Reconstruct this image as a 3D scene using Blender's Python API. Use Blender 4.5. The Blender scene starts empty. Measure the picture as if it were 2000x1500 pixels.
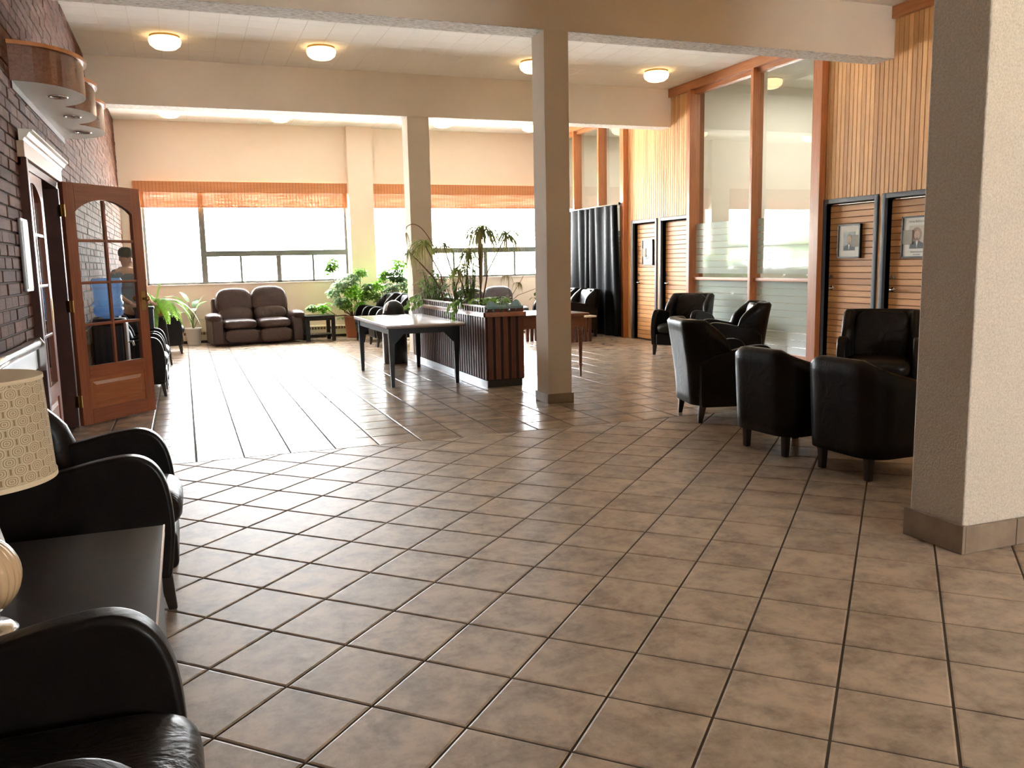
import bpy, math, random
from mathutils import Vector, Matrix, Quaternion

random.seed(7)
PI = math.pi
A = math.radians
SC = bpy.context.scene
COL = SC.collection

# ------------------------------------------------------------------ camera
cam_d = bpy.data.cameras.new('camera')
cam_d.sensor_width = 36.0
cam_d.lens = 1672.3 / 2000 * 36.0
cam_d.clip_start = 0.02
cam_d.clip_end = 400
cam = bpy.data.objects.new('camera', cam_d)
COL.objects.link(cam)
rows = ((0.93412006, -0.35638328, -0.02026511), (0.06877001, 0.12396485, 0.9899007), (-0.3502719, -0.92607973, 0.14030653))
cam.matrix_world = Matrix.Translation((0, 0, 1.3726)) @ Matrix(rows).transposed().to_4x4()
SC.camera = cam

# ------------------------------------------------------------------ world, lights, exposure
SC.view_settings.view_transform = 'Standard'
SC.view_settings.look = 'None'
SC.view_settings.gamma = 1.0
SC.view_settings.use_curve_mapping = False
SC.view_settings.exposure = 2.2
SKY = 12.0
world = bpy.data.worlds.new('overcast_sky')
SC.world = world
world.use_nodes = True
bg = world.node_tree.nodes['Background']
bg.inputs[0].default_value = (0.93, 0.97, 1.0, 1)
bg.inputs[1].default_value = SKY


def portal(name, loc, rot, sx, sy):
    d = bpy.data.lights.new(name, 'AREA')
    d.shape = 'RECTANGLE'
    d.size, d.size_y = sx, sy
    d.cycles.is_portal = True
    o = bpy.data.objects.new(name, d)
    o.location = loc
    o.rotation_euler = rot
    COL.objects.link(o)


sun_d = bpy.data.lights.new('sun', 'SUN')
sun_d.energy = 42.0
sun_d.angle = math.radians(3)
sun_d.color = (1, 0.95, 0.86)
sun = bpy.data.objects.new('sun', sun_d)
sun.rotation_euler = Vector((-0.75, 0.06, -0.66)).to_track_quat('-Z', 'Y').to_euler()
COL.objects.link(sun)
# daylight enters through the two far windows and an added opening behind the camera
portal('portal_window_a', (1.23, 17.28, 2.0), (-PI / 2, 0, 0), 3.75, 1.85)
portal('portal_window_b', (5.45, 17.28, 2.0), (-PI / 2, 0, 0), 3.75, 1.85)
portal('portal_fill_opening', (4.4, -3.45, 1.75), (PI / 2, 0, 0), 1.8, 1.1)

SC.cycles.max_bounces = 10
SC.cycles.diffuse_bounces = 6
SC.cycles.glossy_bounces = 4
SC.cycles.transmission_bounces = 6
SC.cycles.transparent_max_bounces = 16
SC.cycles.caustics_reflective = False
SC.cycles.caustics_refractive = False
SC.cycles.sample_clamp_indirect = 8.0

# unseen fill lights added to brighten the rooms behind the glazed partitions
for k, (ly, le) in enumerate(((10.1, 19.0), (15.2, 16.0))):
    d = bpy.data.lights.new('office_fill', 'AREA')
    d.shape = 'RECTANGLE'
    d.size, d.size_y = 1.2, 1.2
    d.energy = le
    d.color = (1.0, 0.93, 0.82)
    o = bpy.data.objects.new('office_fill', d)
    o.location = (9.2, ly, 3.95)
    COL.objects.link(o)

# ------------------------------------------------------------------ materials
MATS = {}


class NT:
    """Small helper to wire a node tree."""

    def __init__(self, name):
        self.m = bpy.data.materials.new(name)
        self.m.use_nodes = True
        self.t = self.m.node_tree
        self.b = self.t.nodes['Principled BSDF']
        self.out = self.t.nodes['Material Output']

    def n(self, typ, ins=None, **kw):
        nd = self.t.nodes.new(typ)
        for k, v in kw.items():
            setattr(nd, k, v)
        for k, v in (ins or {}).items():
            self.set(nd.inputs[k], v)
        return nd

    def set(self, sock, v):
        if hasattr(v, 'is_linked') or isinstance(v, bpy.types.NodeSocket):
            self.t.links.new(v, sock)
        elif isinstance(v, (tuple, list)) and len(v) == 3 and sock.type == 'RGBA':
            sock.default_value = (*v, 1)
        else:
            sock.default_value = v

    def math(self, op, a, b=0.0, c=0.0):
        nd = self.n('ShaderNodeMath', {0: a, 1: b, 2: c}, operation=op)
        return nd.outputs[0]

    def mix(self, f, a, b, mode='MIX'):
        nd = self.t.nodes.new('ShaderNodeMix')
        nd.data_type = 'RGBA'
        nd.blend_type = mode
        self.set(nd.inputs[0], f)
        self.set(nd.inputs[6], a)
        self.set(nd.inputs[7], b)
        return nd.outputs[2]

    def ramp(self, fac, stops):
        nd = self.t.nodes.new('ShaderNodeValToRGB')
        e = nd.color_ramp.elements
        while len(e) < len(stops):
            e.new(0.5)
        for i, (p, c) in enumerate(stops):
            e[i].position = p
            e[i].color = (*c, 1) if len(c) == 3 else c
        self.set(nd.inputs[0], fac)
        return nd.outputs[0]

    def coords(self, world=False, scale=(1, 1, 1)):
        if world:
            src = self.n('ShaderNodeNewGeometry').outputs['Position']
        else:
            src = self.n('ShaderNodeTexCoord').outputs['Object']
        return self.n('ShaderNodeMapping', {'Vector': src, 'Scale': scale}).outputs[0]

    def noise(self, vec, scale, detail=4, rough=0.55, dist=0.0):
        return self.n('ShaderNodeTexNoise', {'Vector': vec, 'Scale': scale, 'Detail': detail, 'Roughness': rough, 'Distortion': dist}).outputs[0]

    def bump(self, h, strength, dist=0.01, prev=None):
        ins = {'Height': h, 'Strength': strength, 'Distance': dist}
        if prev is not None:
            ins['Normal'] = prev
        nd = self.n('ShaderNodeBump', ins)
        return nd.outputs[0]

    def P(self, **kw):
        for k, v in kw.items():
            self.set(self.b.inputs[k.replace('_', ' ')], v)
        return self.m


def plain(name, col, rough=0.5, metal=0.0, col2=None, ns=6.0, bs=0.0, bsc=80.0, coat=0.0, world=False, spec=0.5, bd=0.002, scale=(1, 1, 1), sheen=0.0):
    if name in MATS:
        return MATS[name]
    t = NT(name)
    vec = t.coords(world, scale)
    c = col
    if col2:
        c = t.mix(t.ramp(t.noise(vec, ns, 5), [(0.3, (0, 0, 0)), (0.7, (1, 1, 1))]), col, col2)
    t.P(Base_Color=c, Roughness=rough, Metallic=metal, Coat_Weight=coat, Specular_IOR_Level=spec, Sheen_Weight=sheen)
    if bs:
        t.P(Normal=t.bump(t.noise(vec, bsc, 4), bs, bd))
    MATS[name] = t.m
    return t.m


def wood(name, a, b, axis='z', rough=0.4, var=0.25, coat=0.15, world=True, scale=1.0):
    if name in MATS:
        return MATS[name]
    t = NT(name)
    s = {'x': (1.2, 22, 22), 'y': (22, 1.2, 22), 'z': (22, 22, 1.2)}[axis]
    s = tuple(v * scale for v in s)
    vec = t.coords(world, s)
    rnd = t.n('ShaderNodeObjectInfo').outputs['Random']
    off = t.n('ShaderNodeVectorMath', {0: vec, 1: t.n('ShaderNodeCombineXYZ', {0: t.math('MULTIPLY', rnd, 37.0), 1: t.math('MULTIPLY', rnd, 91.0), 2: 0.0}).outputs[0]}, operation='ADD').outputs[0]
    g = t.noise(off, 1.4, 6, 0.6, 1.5)
    c = t.mix(t.ramp(g, [(0.28, (0, 0, 0)), (0.72, (1, 1, 1))]), a, b)
    v = t.math('MULTIPLY_ADD', rnd, var, 1.0 - var * 0.6)
    c = t.mix(1.0, c, t.n('ShaderNodeCombineColor', {0: v, 1: t.math('POWER', v, 1.25), 2: t.math('POWER', v, 1.4)}).outputs[0], 'MULTIPLY')
    t.P(Base_Color=c, Roughness=rough, Coat_Weight=coat, Coat_Roughness=0.2, Normal=t.bump(g, 0.12, 0.002))
    MATS[name] = t.m
    return t.m


M_cedar = wood('cedar_board', (0.60, 0.32, 0.12), (0.76, 0.46, 0.21), 'z', 0.55, 0.35, 0.0)
M_cedar_h = wood('cedar_door_board', (0.60, 0.28, 0.10), (0.76, 0.42, 0.17), 'y', 0.5, 0.28, 0.0)
M_post = wood('stained_post', (0.36, 0.11, 0.03), (0.52, 0.20, 0.07), 'z', 0.4, 0.15)
M_rail = wood('stained_rail', (0.40, 0.14, 0.045), (0.55, 0.24, 0.09), 'y', 0.4, 0.12)
M_fr = wood('mahogany_stile', (0.20, 0.055, 0.022), (0.34, 0.105, 0.045), 'z', 0.36, 0.12, 0.15, False)
M_frh = wood('mahogany_rail', (0.20, 0.055, 0.022), (0.34, 0.105, 0.045), 'x', 0.33, 0.12, 0.3, False)
M_frp = wood('mahogany_panel', (0.26, 0.075, 0.025), (0.42, 0.15, 0.05), 'x', 0.33, 0.1, 0.3, False)
M_redslat = wood('red_cedar_slat', (0.085, 0.024, 0.014), (0.19, 0.062, 0.032), 'z', 0.45, 0.45, 0.0)
M_redband = wood('red_cedar_band', (0.30, 0.11, 0.06), (0.42, 0.19, 0.11), 'y', 0.3, 0.15)
M_tablewood = wood('walnut_table', (0.10, 0.03, 0.012), (0.24, 0.085, 0.03), 'x', 0.3, 0.1, 0.4, False)
M_canopy = wood('canopy_fascia', (0.12, 0.045, 0.025), (0.22, 0.09, 0.05), 'y', 0.22, 0.05, 0.6)
M_cantop = plain('canopy_rim', (0.55, 0.22, 0.07), 0.35, col2=(0.45, 0.16, 0.05))
M_darkwood = plain('black_brown_wood', (0.008, 0.007, 0.007), 0.3, col2=(0.014, 0.011, 0.010), ns=12, spec=0.15)
M_leg = plain('dark_leg', (0.02, 0.012, 0.008), 0.35, coat=0.2)

M_wallback = plain('peach_wall', (0.78, 0.66, 0.55), 0.75, col2=(0.74, 0.62, 0.51), ns=1.2, bs=0.15, bsc=60)
M_plaster = plain('cream_plaster', (0.74, 0.66, 0.55), 0.8, col2=(0.68, 0.60, 0.50), ns=2.2, bs=0.3, bsc=45, bd=0.004, world=True)
M_ceil = plain('ceiling_white', (0.90, 0.885, 0.85), 0.85, world=True)
M_beamface = plain('beam_paint', (0.80, 0.73, 0.64), 0.8, col2=(0.75, 0.67, 0.57), ns=1.5, bs=0.2, bsc=50, world=True)


def stucco():
    t = NT('stucco')
    vec = t.coords(True)
    n1 = t.noise(vec, 95, 5, 0.65)
    n2 = t.noise(vec, 28, 3, 0.5)
    c = t.mix(t.ramp(n1, [(0.3, (0, 0, 0)), (0.62, (1, 1, 1))]), (0.46, 0.40, 0.31), (0.64, 0.56, 0.45))
    t.P(Base_Color=c, Roughness=0.85, Normal=t.bump(t.math('ADD', n1, t.math('MULTIPLY', n2, 0.7)), 0.75, 0.006))
    return t.m


M_stucco = stucco()


def scuffed():
    """Underside of the beams: paint worn to bare concrete in specks."""
    t = NT('scuffed_soffit')
    vec = t.coords(True, (3, 14, 14))
    f = t.ramp(t.noise(vec, 6.0, 8, 0.75), [(0.47, (0, 0, 0)), (0.56, (1, 1, 1))])
    t.P(Base_Color=t.mix(f, (0.80, 0.77, 0.72), (0.45, 0.42, 0.38)), Roughness=0.85, Normal=t.bump(f, 0.2, 0.003))
    return t.m


M_soffit = scuffed()


def tile_mat(name, rough, spec, bs=0.10, fine=0.40):
    t = NT(name)
    vec = t.coords(True)
    rnd = t.n('ShaderNodeObjectInfo').outputs['Random']
    n1 = t.noise(vec, 5.5, 5 if fine < 0.2 else 9, 0.60 if fine < 0.2 else 0.72, 0.2)
    n2 = t.noise(vec, 26, 5, 0.6)
    c = t.mix(t.ramp(n1, [(0.38, (0, 0, 0)), (0.60, (1, 1, 1))]), (0.185, 0.135, 0.094) if fine > 0.2 else (0.27, 0.205, 0.15), (0.42, 0.32, 0.23))
    c = t.mix(t.math('MULTIPLY', t.ramp(n2, [(0.40, (0, 0, 0)), (0.65, (1, 1, 1))]), fine), c, (0.46, 0.34, 0.23))
    v = t.math('MULTIPLY_ADD', rnd, 0.14, 0.93)
    c = t.mix(1.0, c, t.n('ShaderNodeCombineColor', {0: v, 1: v, 2: v}).outputs[0], 'MULTIPLY')
    h = t.math('ADD', t.noise(vec, 14, 3, 0.5, 2.0), t.math('MULTIPLY', t.noise(vec, 60, 3), 0.3 * fine))
    t.P(Base_Color=c, Roughness=t.math('MULTIPLY_ADD', n2, 0.3 * fine, rough - 0.15 * fine), Specular_IOR_Level=spec, Normal=t.bump(h, bs, 0.004))
    return t.m


M_tile = tile_mat('floor_tile_matt', 0.46, 0.9)
M_tile2 = tile_mat('floor_tile_polished', 0.25, 0.5, 0.035, 0.10)
M_grout = plain('grout', (0.085, 0.058, 0.038), 0.9, col2=(0.06, 0.042, 0.028), ns=5, world=True)
M_basetile = plain('base_tile', (0.20, 0.145, 0.10), 0.35, col2=(0.32, 0.24, 0.165), ns=9, bs=0.1, bsc=30, world=True)


def brick_mat():
    t = NT('brick_face')
    vec = t.coords(True)
    n = t.noise(vec, 24, 6, 0.7)
    isl = t.n('ShaderNodeNewGeometry').outputs['Random Per Island']
    rnd = t.n('ShaderNodeObjectInfo').outputs['Random']
    r = t.math('FRACT', t.math('ADD', isl, rnd))
    c = t.ramp(r, [(0.0, (0.105, 0.042, 0.024)), (0.35, (0.185, 0.078, 0.046)), (0.7, (0.135, 0.058, 0.036)), (1.0, (0.22, 0.10, 0.06))])
    c = t.mix(t.ramp(n, [(0.35, (0, 0, 0)), (0.75, (0.6, 0.6, 0.6))]), c, (0.06, 0.035, 0.028))
    t.P(Base_Color=c, Roughness=0.8, Specular_IOR_Level=0.2, Normal=t.bump(t.math('ADD', n, t.math('MULTIPLY', t.noise(t.coords(True, (1, 1, 9)), 14, 3), 0.6)), 0.6, 0.006))
    return t.m


M_brick = brick_mat()
M_mortar = plain('mortar', (0.135, 0.095, 0.072), 0.9, col2=(0.10, 0.07, 0.055), ns=12, world=True, bs=0.3)


def leather(name, c1, c2, rough=0.34, wr=0.15):
    t = NT(name)
    vec = t.coords(False)
    n = t.noise(vec, 5, 4, 0.6, 1.2)
    g = t.n('ShaderNodeTexVoronoi', {'Vector': vec, 'Scale': 260.0}).outputs['Distance']
    t.P(Base_Color=t.mix(n, c1, c2), Roughness=t.math('MULTIPLY_ADD', n, 0.14, rough - 0.07), Specular_IOR_Level=0.16,
        Normal=t.bump(n, wr, 0.03, t.bump(g, 0.12, 0.001)))
    MATS[name] = t.m
    return t.m


M_lblack = leather('black_leather', (0.006, 0.005, 0.0045), (0.013, 0.010, 0.008))
M_lpleat = leather('black_leather_creased', (0.007, 0.006, 0.005), (0.016, 0.012, 0.010), 0.32, 0.4)
M_lbrown = leather('brown_leather', (0.035, 0.022, 0.019), (0.075, 0.048, 0.042), 0.38, 0.55)
M_lgrey = leather('grey_leather', (0.07, 0.065, 0.068), (0.12, 0.11, 0.115), 0.36, 0.5)

M_brass = plain('brass', (0.55, 0.36, 0.13), 0.3, 1.0, col2=(0.42, 0.26, 0.09))
M_chrome = plain('chrome', (0.75, 0.74, 0.72), 0.18, 1.0)
M_steel = plain('steel_panel', (0.50, 0.53, 0.55), 0.35, 0.7)
M_alu = plain('window_aluminium', (0.13, 0.14, 0.12), 0.5, col2=(0.10, 0.11, 0.10))
M_black = plain('black_paint', (0.012, 0.013, 0.015), 0.4)
M_slate = plain('slate_frame', (0.045, 0.052, 0.065), 0.45, col2=(0.06, 0.068, 0.08), ns=20)
M_bin = plain('navy_black_metal', (0.014, 0.020, 0.032), 0.28, 0.2, coat=0.3)
M_white = plain('white_paint', (0.82, 0.81, 0.78), 0.5)
M_trimpaint = plain('tan_casing', (0.58, 0.43, 0.30), 0.5)
M_crown = plain('cream_crown', (0.85, 0.82, 0.74), 0.45)
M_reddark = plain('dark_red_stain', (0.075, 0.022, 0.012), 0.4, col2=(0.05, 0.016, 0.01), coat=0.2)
M_heater = plain('heater_enamel', (0.66, 0.58, 0.48), 0.4)
M_slot = plain('slot_dark', (0.16, 0.085, 0.05), 0.7)
M_laminate = plain('pale_laminate', (0.62, 0.56, 0.50), 0.16, col2=(0.56, 0.50, 0.45), ns=3, spec=0.6)
M_edge = plain('laminate_edge', (0.22, 0.14, 0.10), 0.35)
M_tleg = plain('steel_blue_leg', (0.009, 0.011, 0.014), 0.45)
M_velvet = plain('black_curtain', (0.0022, 0.0022, 0.0026), 0.5, bs=0.15, bsc=200, spec=0.07)
M_soil = plain('soil', (0.05, 0.032, 0.02), 0.95, bs=0.5, bsc=60)
M_potwhite = plain('white_pot', (0.80, 0.79, 0.76), 0.35)
M_terracotta = plain('terracotta', (0.42, 0.15, 0.07), 0.7)
M_stem = plain('brown_stem', (0.20, 0.11, 0.055), 0.7, col2=(0.13, 0.07, 0.035), ns=20)
M_greenstem = plain('green_stem', (0.13, 0.20, 0.05), 0.6)
M_paper = plain('white_paper', (0.85, 0.85, 0.83), 0.6)
M_matboard = plain('mat_board', (0.80, 0.80, 0.76), 0.7)
M_plate = plain('pewter_plate', (0.34, 0.31, 0.26), 0.6)
M_skin = plain('skin', (0.55, 0.32, 0.22), 0.5)
M_hair = plain('dark_hair', (0.03, 0.024, 0.02), 0.5)
M_shirt = plain('grey_blue_shirt', (0.13, 0.17, 0.22), 0.8)
M_trous = plain('dark_trousers', (0.02, 0.022, 0.03), 0.8)
M_ceramic = plain('tan_ceramic', (0.60, 0.42, 0.24), 0.22, coat=0.5)
M_cooler_lit = plain('lit_cooler_side', (0.55, 0.55, 0.54), 0.35)
M_tarp = plain('blue_liner', (0.18, 0.33, 0.38), 0.35, spec=0.6, bs=0.4, bsc=20, bd=0.01)
M_office = plain('office_wall', (0.70, 0.68, 0.62), 0.8)
M_ground = plain('pale_paving', (0.74, 0.73, 0.70), 0.9, col2=(0.66, 0.65, 0.62), ns=0.4, world=True)


def leaf(name, c1, c2, tr=0.45):
    t = NT(name)
    rnd = t.n('ShaderNodeNewGeometry').outputs['Random Per Island']
    c = t.mix(rnd, c1, c2)
    t.P(Base_Color=c, Roughness=0.4)
    tb = t.n('ShaderNodeBsdfTranslucent', {'Color': t.mix(0.35, c, (0.48, 0.66, 0.18))})
    mx = t.n('ShaderNodeMixShader', {0: tr, 1: t.b.outputs[0], 2: tb.outputs[0]})
    t.t.links.new(mx.outputs[0], t.out.inputs[0])
    return t.m


M_leaf = leaf('mid_green_leaf', (0.10, 0.24, 0.04), (0.24, 0.42, 0.08), 0.5)
M_leafd = leaf('dark_green_leaf', (0.045, 0.13, 0.04), (0.11, 0.23, 0.07), 0.3)
M_leafp = leaf('pale_blue_green_leaf', (0.22, 0.36, 0.24), (0.36, 0.50, 0.28), 0.4)
M_fern = leaf('bright_fern', (0.22, 0.55, 0.04), (0.38, 0.75, 0.07), 0.5)
M_fern2 = leaf('fern_shade', (0.14, 0.34, 0.06), (0.30, 0.52, 0.09), 0.45)
M_strap = leaf('olive_strap', (0.16, 0.22, 0.05), (0.34, 0.36, 0.10), 0.4)
M_dry = leaf('dry_strap', (0.30, 0.20, 0.09), (0.42, 0.30, 0.14), 0.3)
M_tree = leaf('conifer', (0.16, 0.22, 0.12), (0.26, 0.34, 0.18), 0.0)


def glass_mat(name, ior=1.5, tint=(1, 1, 1), rough=0.0, transp=True):
    """Thin sheet: Fresnel reflection over straight-through transmission."""
    t = NT(name)
    g = t.n('ShaderNodeNewGeometry')
    dt = t.math('ABSOLUTE', t.n('ShaderNodeVectorMath', {0: g.outputs['Normal'], 1: g.outputs['Incoming']}, operation='DOT_PRODUCT').outputs['Value'])
    f0 = ((ior - 1) / (ior + 1)) ** 2
    fr = t.math('MULTIPLY_ADD', t.math('POWER', t.math('SUBTRACT', 1.0, dt), 5.0), 1.0 - f0, f0)
    gl = t.n('ShaderNodeBsdfGlossy', {'Color': (1, 1, 1), 'Roughness': rough})
    tr = t.n('ShaderNodeBsdfTransparent', {'Color': tint})
    mx = t.n('ShaderNodeMixShader', {0: fr, 1: tr.outputs[0], 2: gl.outputs[0]})
    t.t.links.new(mx.outputs[0], t.out.inputs[0])
    return t.m


M_glass = glass_mat('window_glass', 1.45)
M_glassp = glass_mat('partition_glass', 1.9, (0.94, 0.965, 0.95))
M_glassd = glass_mat('door_glass', 1.7, (0.88, 0.90, 0.90))


def film():
    t = NT('frosted_film')
    t.P(Base_Color=(0.62, 0.70, 0.66), Roughness=0.06, Specular_IOR_Level=0.8)
    tl = t.n('ShaderNodeBsdfTranslucent', {'Color': (0.62, 0.74, 0.70)})
    mx = t.n('ShaderNodeMixShader', {0: 0.2, 1: t.b.outputs[0], 2: tl.outputs[0]})
    tr = t.n('ShaderNodeBsdfTransparent', {'Color': (0.9, 1, 0.96)})
    mx2 = t.n('ShaderNodeMixShader', {0: 0.06, 1: mx.outputs[0], 2: tr.outputs[0]})
    t.t.links.new(mx2.outputs[0], t.out.inputs[0])
    return t.m


M_film = film()


def bamboo(name, trans):
    t = NT(name)
    vec = t.coords(True)
    sep = t.n('ShaderNodeSeparateXYZ', {0: vec})
    reed = t.math('SINE', t.math('MULTIPLY', sep.outputs[2], 520.0))
    fx = t.math('FRACT', t.math('MULTIPLY', sep.outputs[0], 17.0))
    string = t.math('LESS_THAN', fx, 0.13)
    nz = t.noise(t.coords(True, (0.6, 1, 40)), 3, 5, 0.7)
    c = t.mix(t.ramp(nz, [(0.3, (0, 0, 0)), (0.7, (1, 1, 1))]), (0.46, 0.17, 0.06), (0.60, 0.26, 0.10))
    c = t.mix(t.math('MULTIPLY', string, 0.75), c, (0.20, 0.09, 0.04))
    t.P(Base_Color=c, Roughness=0.6, Normal=t.bump(reed, 0.3, 0.002))
    tl = t.n('ShaderNodeBsdfTranslucent', {'Color': t.mix(t.math('MULTIPLY', string, 0.8), (0.30, 0.135, 0.06), (0.04, 0.018, 0.008))})
    mx = t.n('ShaderNodeMixShader', {0: 0.30 if trans else 0.08, 1: t.b.outputs[0], 2: tl.outputs[0]})
    out = mx
    if trans:
        gap = t.math('MULTIPLY', t.ramp(nz, [(0.42, (0.02, 0.02, 0.02)), (0.75, (0.22, 0.22, 0.22))]), t.math('SUBTRACT', 1.0, string))
        tr = t.n('ShaderNodeBsdfTransparent', {'Color': (1, 0.9, 0.82)})
        out = t.n('ShaderNodeMixShader', {0: gap, 1: mx.outputs[0], 2: tr.outputs[0]})
    t.t.links.new(out.outputs[0], t.out.inputs[0])
    return t.m


M_blind = bamboo('bamboo_shade', True)
M_valance = bamboo('bamboo_valance', False)


def emis(name, col, s, base=(0.9, 0.85, 0.75)):
    t = NT(name)
    t.P(Base_Color=base, Roughness=0.3, Emission_Color=col, Emission_Strength=s)
    return t.m


M_lampglow = emis('lit_opal_glass', (1.0, 0.66, 0.30), 1.2)


def shade_mat():
    """Drum shade print: staggered nested rounded squares joined by wavy bands."""
    t = NT('shade_fabric')
    uv = t.n('ShaderNodeTexCoord').outputs['UV']
    s = t.n('ShaderNodeSeparateXYZ', {0: uv})
    U = t.math('MULTIPLY', s.outputs[0], 26.0)
    V = t.math('MULTIPLY', s.outputs[1], 5.6)

    def dist(o):
        x = t.math('SUBTRACT', t.math('FRACT', t.math('ADD', U, o)), 0.5)
        y = t.math('SUBTRACT', t.math('FRACT', t.math('ADD', V, o)), 0.5)
        x = t.math('MULTIPLY', x, 0.86)
        y = t.math('MULTIPLY', y, 1.12)
        return t.math('POWER', t.math('ADD', t.math('POWER', t.math('ABSOLUTE', x), 2.6), t.math('POWER', t.math('ABSOLUTE', y), 2.6)), 0.385)
    d = t.math('MINIMUM', dist(0.0), dist(0.5))
    f = t.math('GREATER_THAN', t.math('SINE', t.math('MULTIPLY_ADD', d, 60.0, -1.2)), 0.5)
    f = t.math('MULTIPLY', f, t.math('LESS_THAN', d, 0.355))
    f = t.math('MAXIMUM', f, t.math('GREATER_THAN', d, 0.385))
    c = t.mix(f, (0.74, 0.63, 0.44), (0.36, 0.25, 0.11))
    t.P(Base_Color=c, Roughness=0.85)
    tl = t.n('ShaderNodeBsdfTranslucent', {'Color': c})
    mx = t.n('ShaderNodeMixShader', {0: 0.3, 1: t.b.outputs[0], 2: tl.outputs[0]})
    t.t.links.new(mx.outputs[0], t.out.inputs[0])
    return t.m


M_shade = shade_mat()


def water():
    t = NT('blue_bottle')
    t.P(Base_Color=(0.30, 0.50, 0.80), Roughness=0.08, Specular_IOR_Level=0.7)
    tl = t.n('ShaderNodeBsdfTranslucent', {'Color': (0.35, 0.58, 0.9)})
    tr = t.n('ShaderNodeBsdfTransparent', {'Color': (0.55, 0.75, 1.0)})
    a = t.n('ShaderNodeMixShader', {0: 0.4, 1: t.b.outputs[0], 2: tl.outputs[0]})
    b = t.n('ShaderNodeMixShader', {0: 0.4, 1: a.outputs[0], 2: tr.outputs[0]})
    t.t.links.new(b.outputs[0], t.out.inputs[0])
    return t.m


M_bottle = water()

# ------------------------------------------------------------------ mesh helpers


class MB:
    def __init__(self):
        self.v = []
        self.f = []
        self.uv = None

    def add(self, vs, fs):
        k = len(self.v)
        self.v += [tuple(p) for p in vs]
        self.f += [tuple(i + k for i in f) for f in fs]
        return self

    def box(self, x0, x1, y0, y1, z0, z1, M=None):
        vs = [(x, y, z) for z in (z0, z1) for y in (y0, y1) for x in (x0, x1)]
        if M is not None:
            vs = [M @ Vector(p) for p in vs]
        return self.add(vs, [(0, 2, 3, 1), (4, 5, 7, 6), (0, 1, 5, 4), (2, 6, 7, 3), (0, 4, 6, 2), (1, 3, 7, 5)])

    def prism(self, poly, a0, a1, axis='y', taper=1.0):
        """poly in the two other axes, in order (x,z) for y, (x,y) for z, (y,z) for x."""
        n = len(poly)
        cx = sum(p[0] for p in poly) / n
        cy = sum(p[1] for p in poly) / n

        def P(p, a, s):
            u, w = cx + (p[0] - cx) * s, cy + (p[1] - cy) * s
            return {'y': (u, a, w), 'z': (u, w, a), 'x': (a, u, w)}[axis]
        vs = [P(p, a0, 1) for p in poly] + [P(p, a1, taper) for p in poly]
        fs = [(i, (i + 1) % n, (i + 1) % n + n, i + n) for i in range(n)] + [tuple(range(n))[::-1], tuple(range(n, 2 * n))]
        return self.add(vs, fs)

    def lathe(self, prof, c=(0, 0, 0), n=24, rib=None, axis='z'):
        vs, fs = [], []
        for r, z in prof:
            for i in range(n):
                a = 2 * PI * i / n
                rr = r * (1 + (rib[0] * math.cos(rib[1] * a) if rib else 0))
                p = (rr * math.cos(a), rr * math.sin(a), z)
                if axis == 'x':
                    p = (z, p[0], p[1])
                elif axis == 'y':
                    p = (p[0], z, p[1])
                vs.append((c[0] + p[0], c[1] + p[1], c[2] + p[2]))
        m = len(prof)
        for j in range(m - 1):
            for i in range(n):
                k = (i + 1) % n
                fs.append((j * n + i, j * n + k, (j + 1) * n + k, (j + 1) * n + i))
        if prof[0][0] > 1e-6:
            fs.append(tuple(range(n))[::-1])
        if prof[-1][0] > 1e-6:
            fs.append(tuple(range((m - 1) * n, m * n)))
        return self.add(vs, fs)

    def tube(self, pts, r, n=6, r1=None):
        pts = [Vector(p) for p in pts]
        m = len(pts)
        r1 = r if r1 is None else r1
        vs, fs = [], []
        up = Vector((0.13, 0.21, 0.97))
        for j, p in enumerate(pts):
            d = (pts[min(j + 1, m - 1)] - pts[max(j - 1, 0)]).normalized()
            a = d.cross(up)
            if a.length < 1e-3:
                a = d.cross(Vector((1, 0, 0)))
            a.normalize()
            b = d.cross(a)
            rr = r + (r1 - r) * j / max(1, m - 1)
            for i in range(n):
                t = 2 * PI * i / n
                vs.append(p + (a * math.cos(t) + b * math.sin(t)) * rr)
        for j in range(m - 1):
            for i in range(n):
                k = (i + 1) % n
                fs.append((j * n + i, j * n + k, (j + 1) * n + k, (j + 1) * n + i))
        fs += [tuple(range(n))[::-1], tuple(range((m - 1) * n, m * n))]
        return self.add(vs, fs)

    def grid(self, fn, nu, nv, cu=False, cv=False):
        """Surface fn(i/nu, j/nv)."""
        A = nu if cu else nu + 1
        B = nv if cv else nv + 1
        vs = [fn(i / nu, j / nv) for i in range(A) for j in range(B)]
        fs = []
        for i in range(nu):
            for j in range(nv):
                a, b = (i + 1) % A, (j + 1) % B
                fs.append((i * B + j, a * B + j, a * B + b, i * B + b))
        return self.add(vs, fs)

    def blade(self, base, d, L, w, droop, n=5, up=(0, 0, 1), pw=0.6, fold=0.0):
        """A leaf: a tapering strip that starts along d and droops."""
        base, d = Vector(base), Vector(d).normalized()
        side = d.cross(Vector(up))
        if side.length < 1e-3:
            side = Vector((1, 0, 0))
        side.normalize()
        p = base.copy()
        vs, fs = [], []
        for i in range(n + 1):
            t = i / n
            ww = w * max(0.06, math.sin(PI * min(1, (t * 0.93 + 0.07)) ** pw)) * 0.5
            if i == n:
                ww = w * 0.03
            vs += [p + side * ww, p - side * ww]
            d = (d + Vector((0, 0, -droop / n))).normalized()
            p = p + d * (L / n)
        fs = [(2 * i, 2 * i + 1, 2 * i + 3, 2 * i + 2) for i in range(n)]
        return self.add(vs, fs)

    def mesh(self, name, smooth=False):
        me = bpy.data.meshes.new(name)
        me.from_pydata(self.v, [], self.f)
        if smooth:
            me.polygons.foreach_set('use_smooth', [True] * len(me.polygons))
        me.update()
        return me

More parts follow.
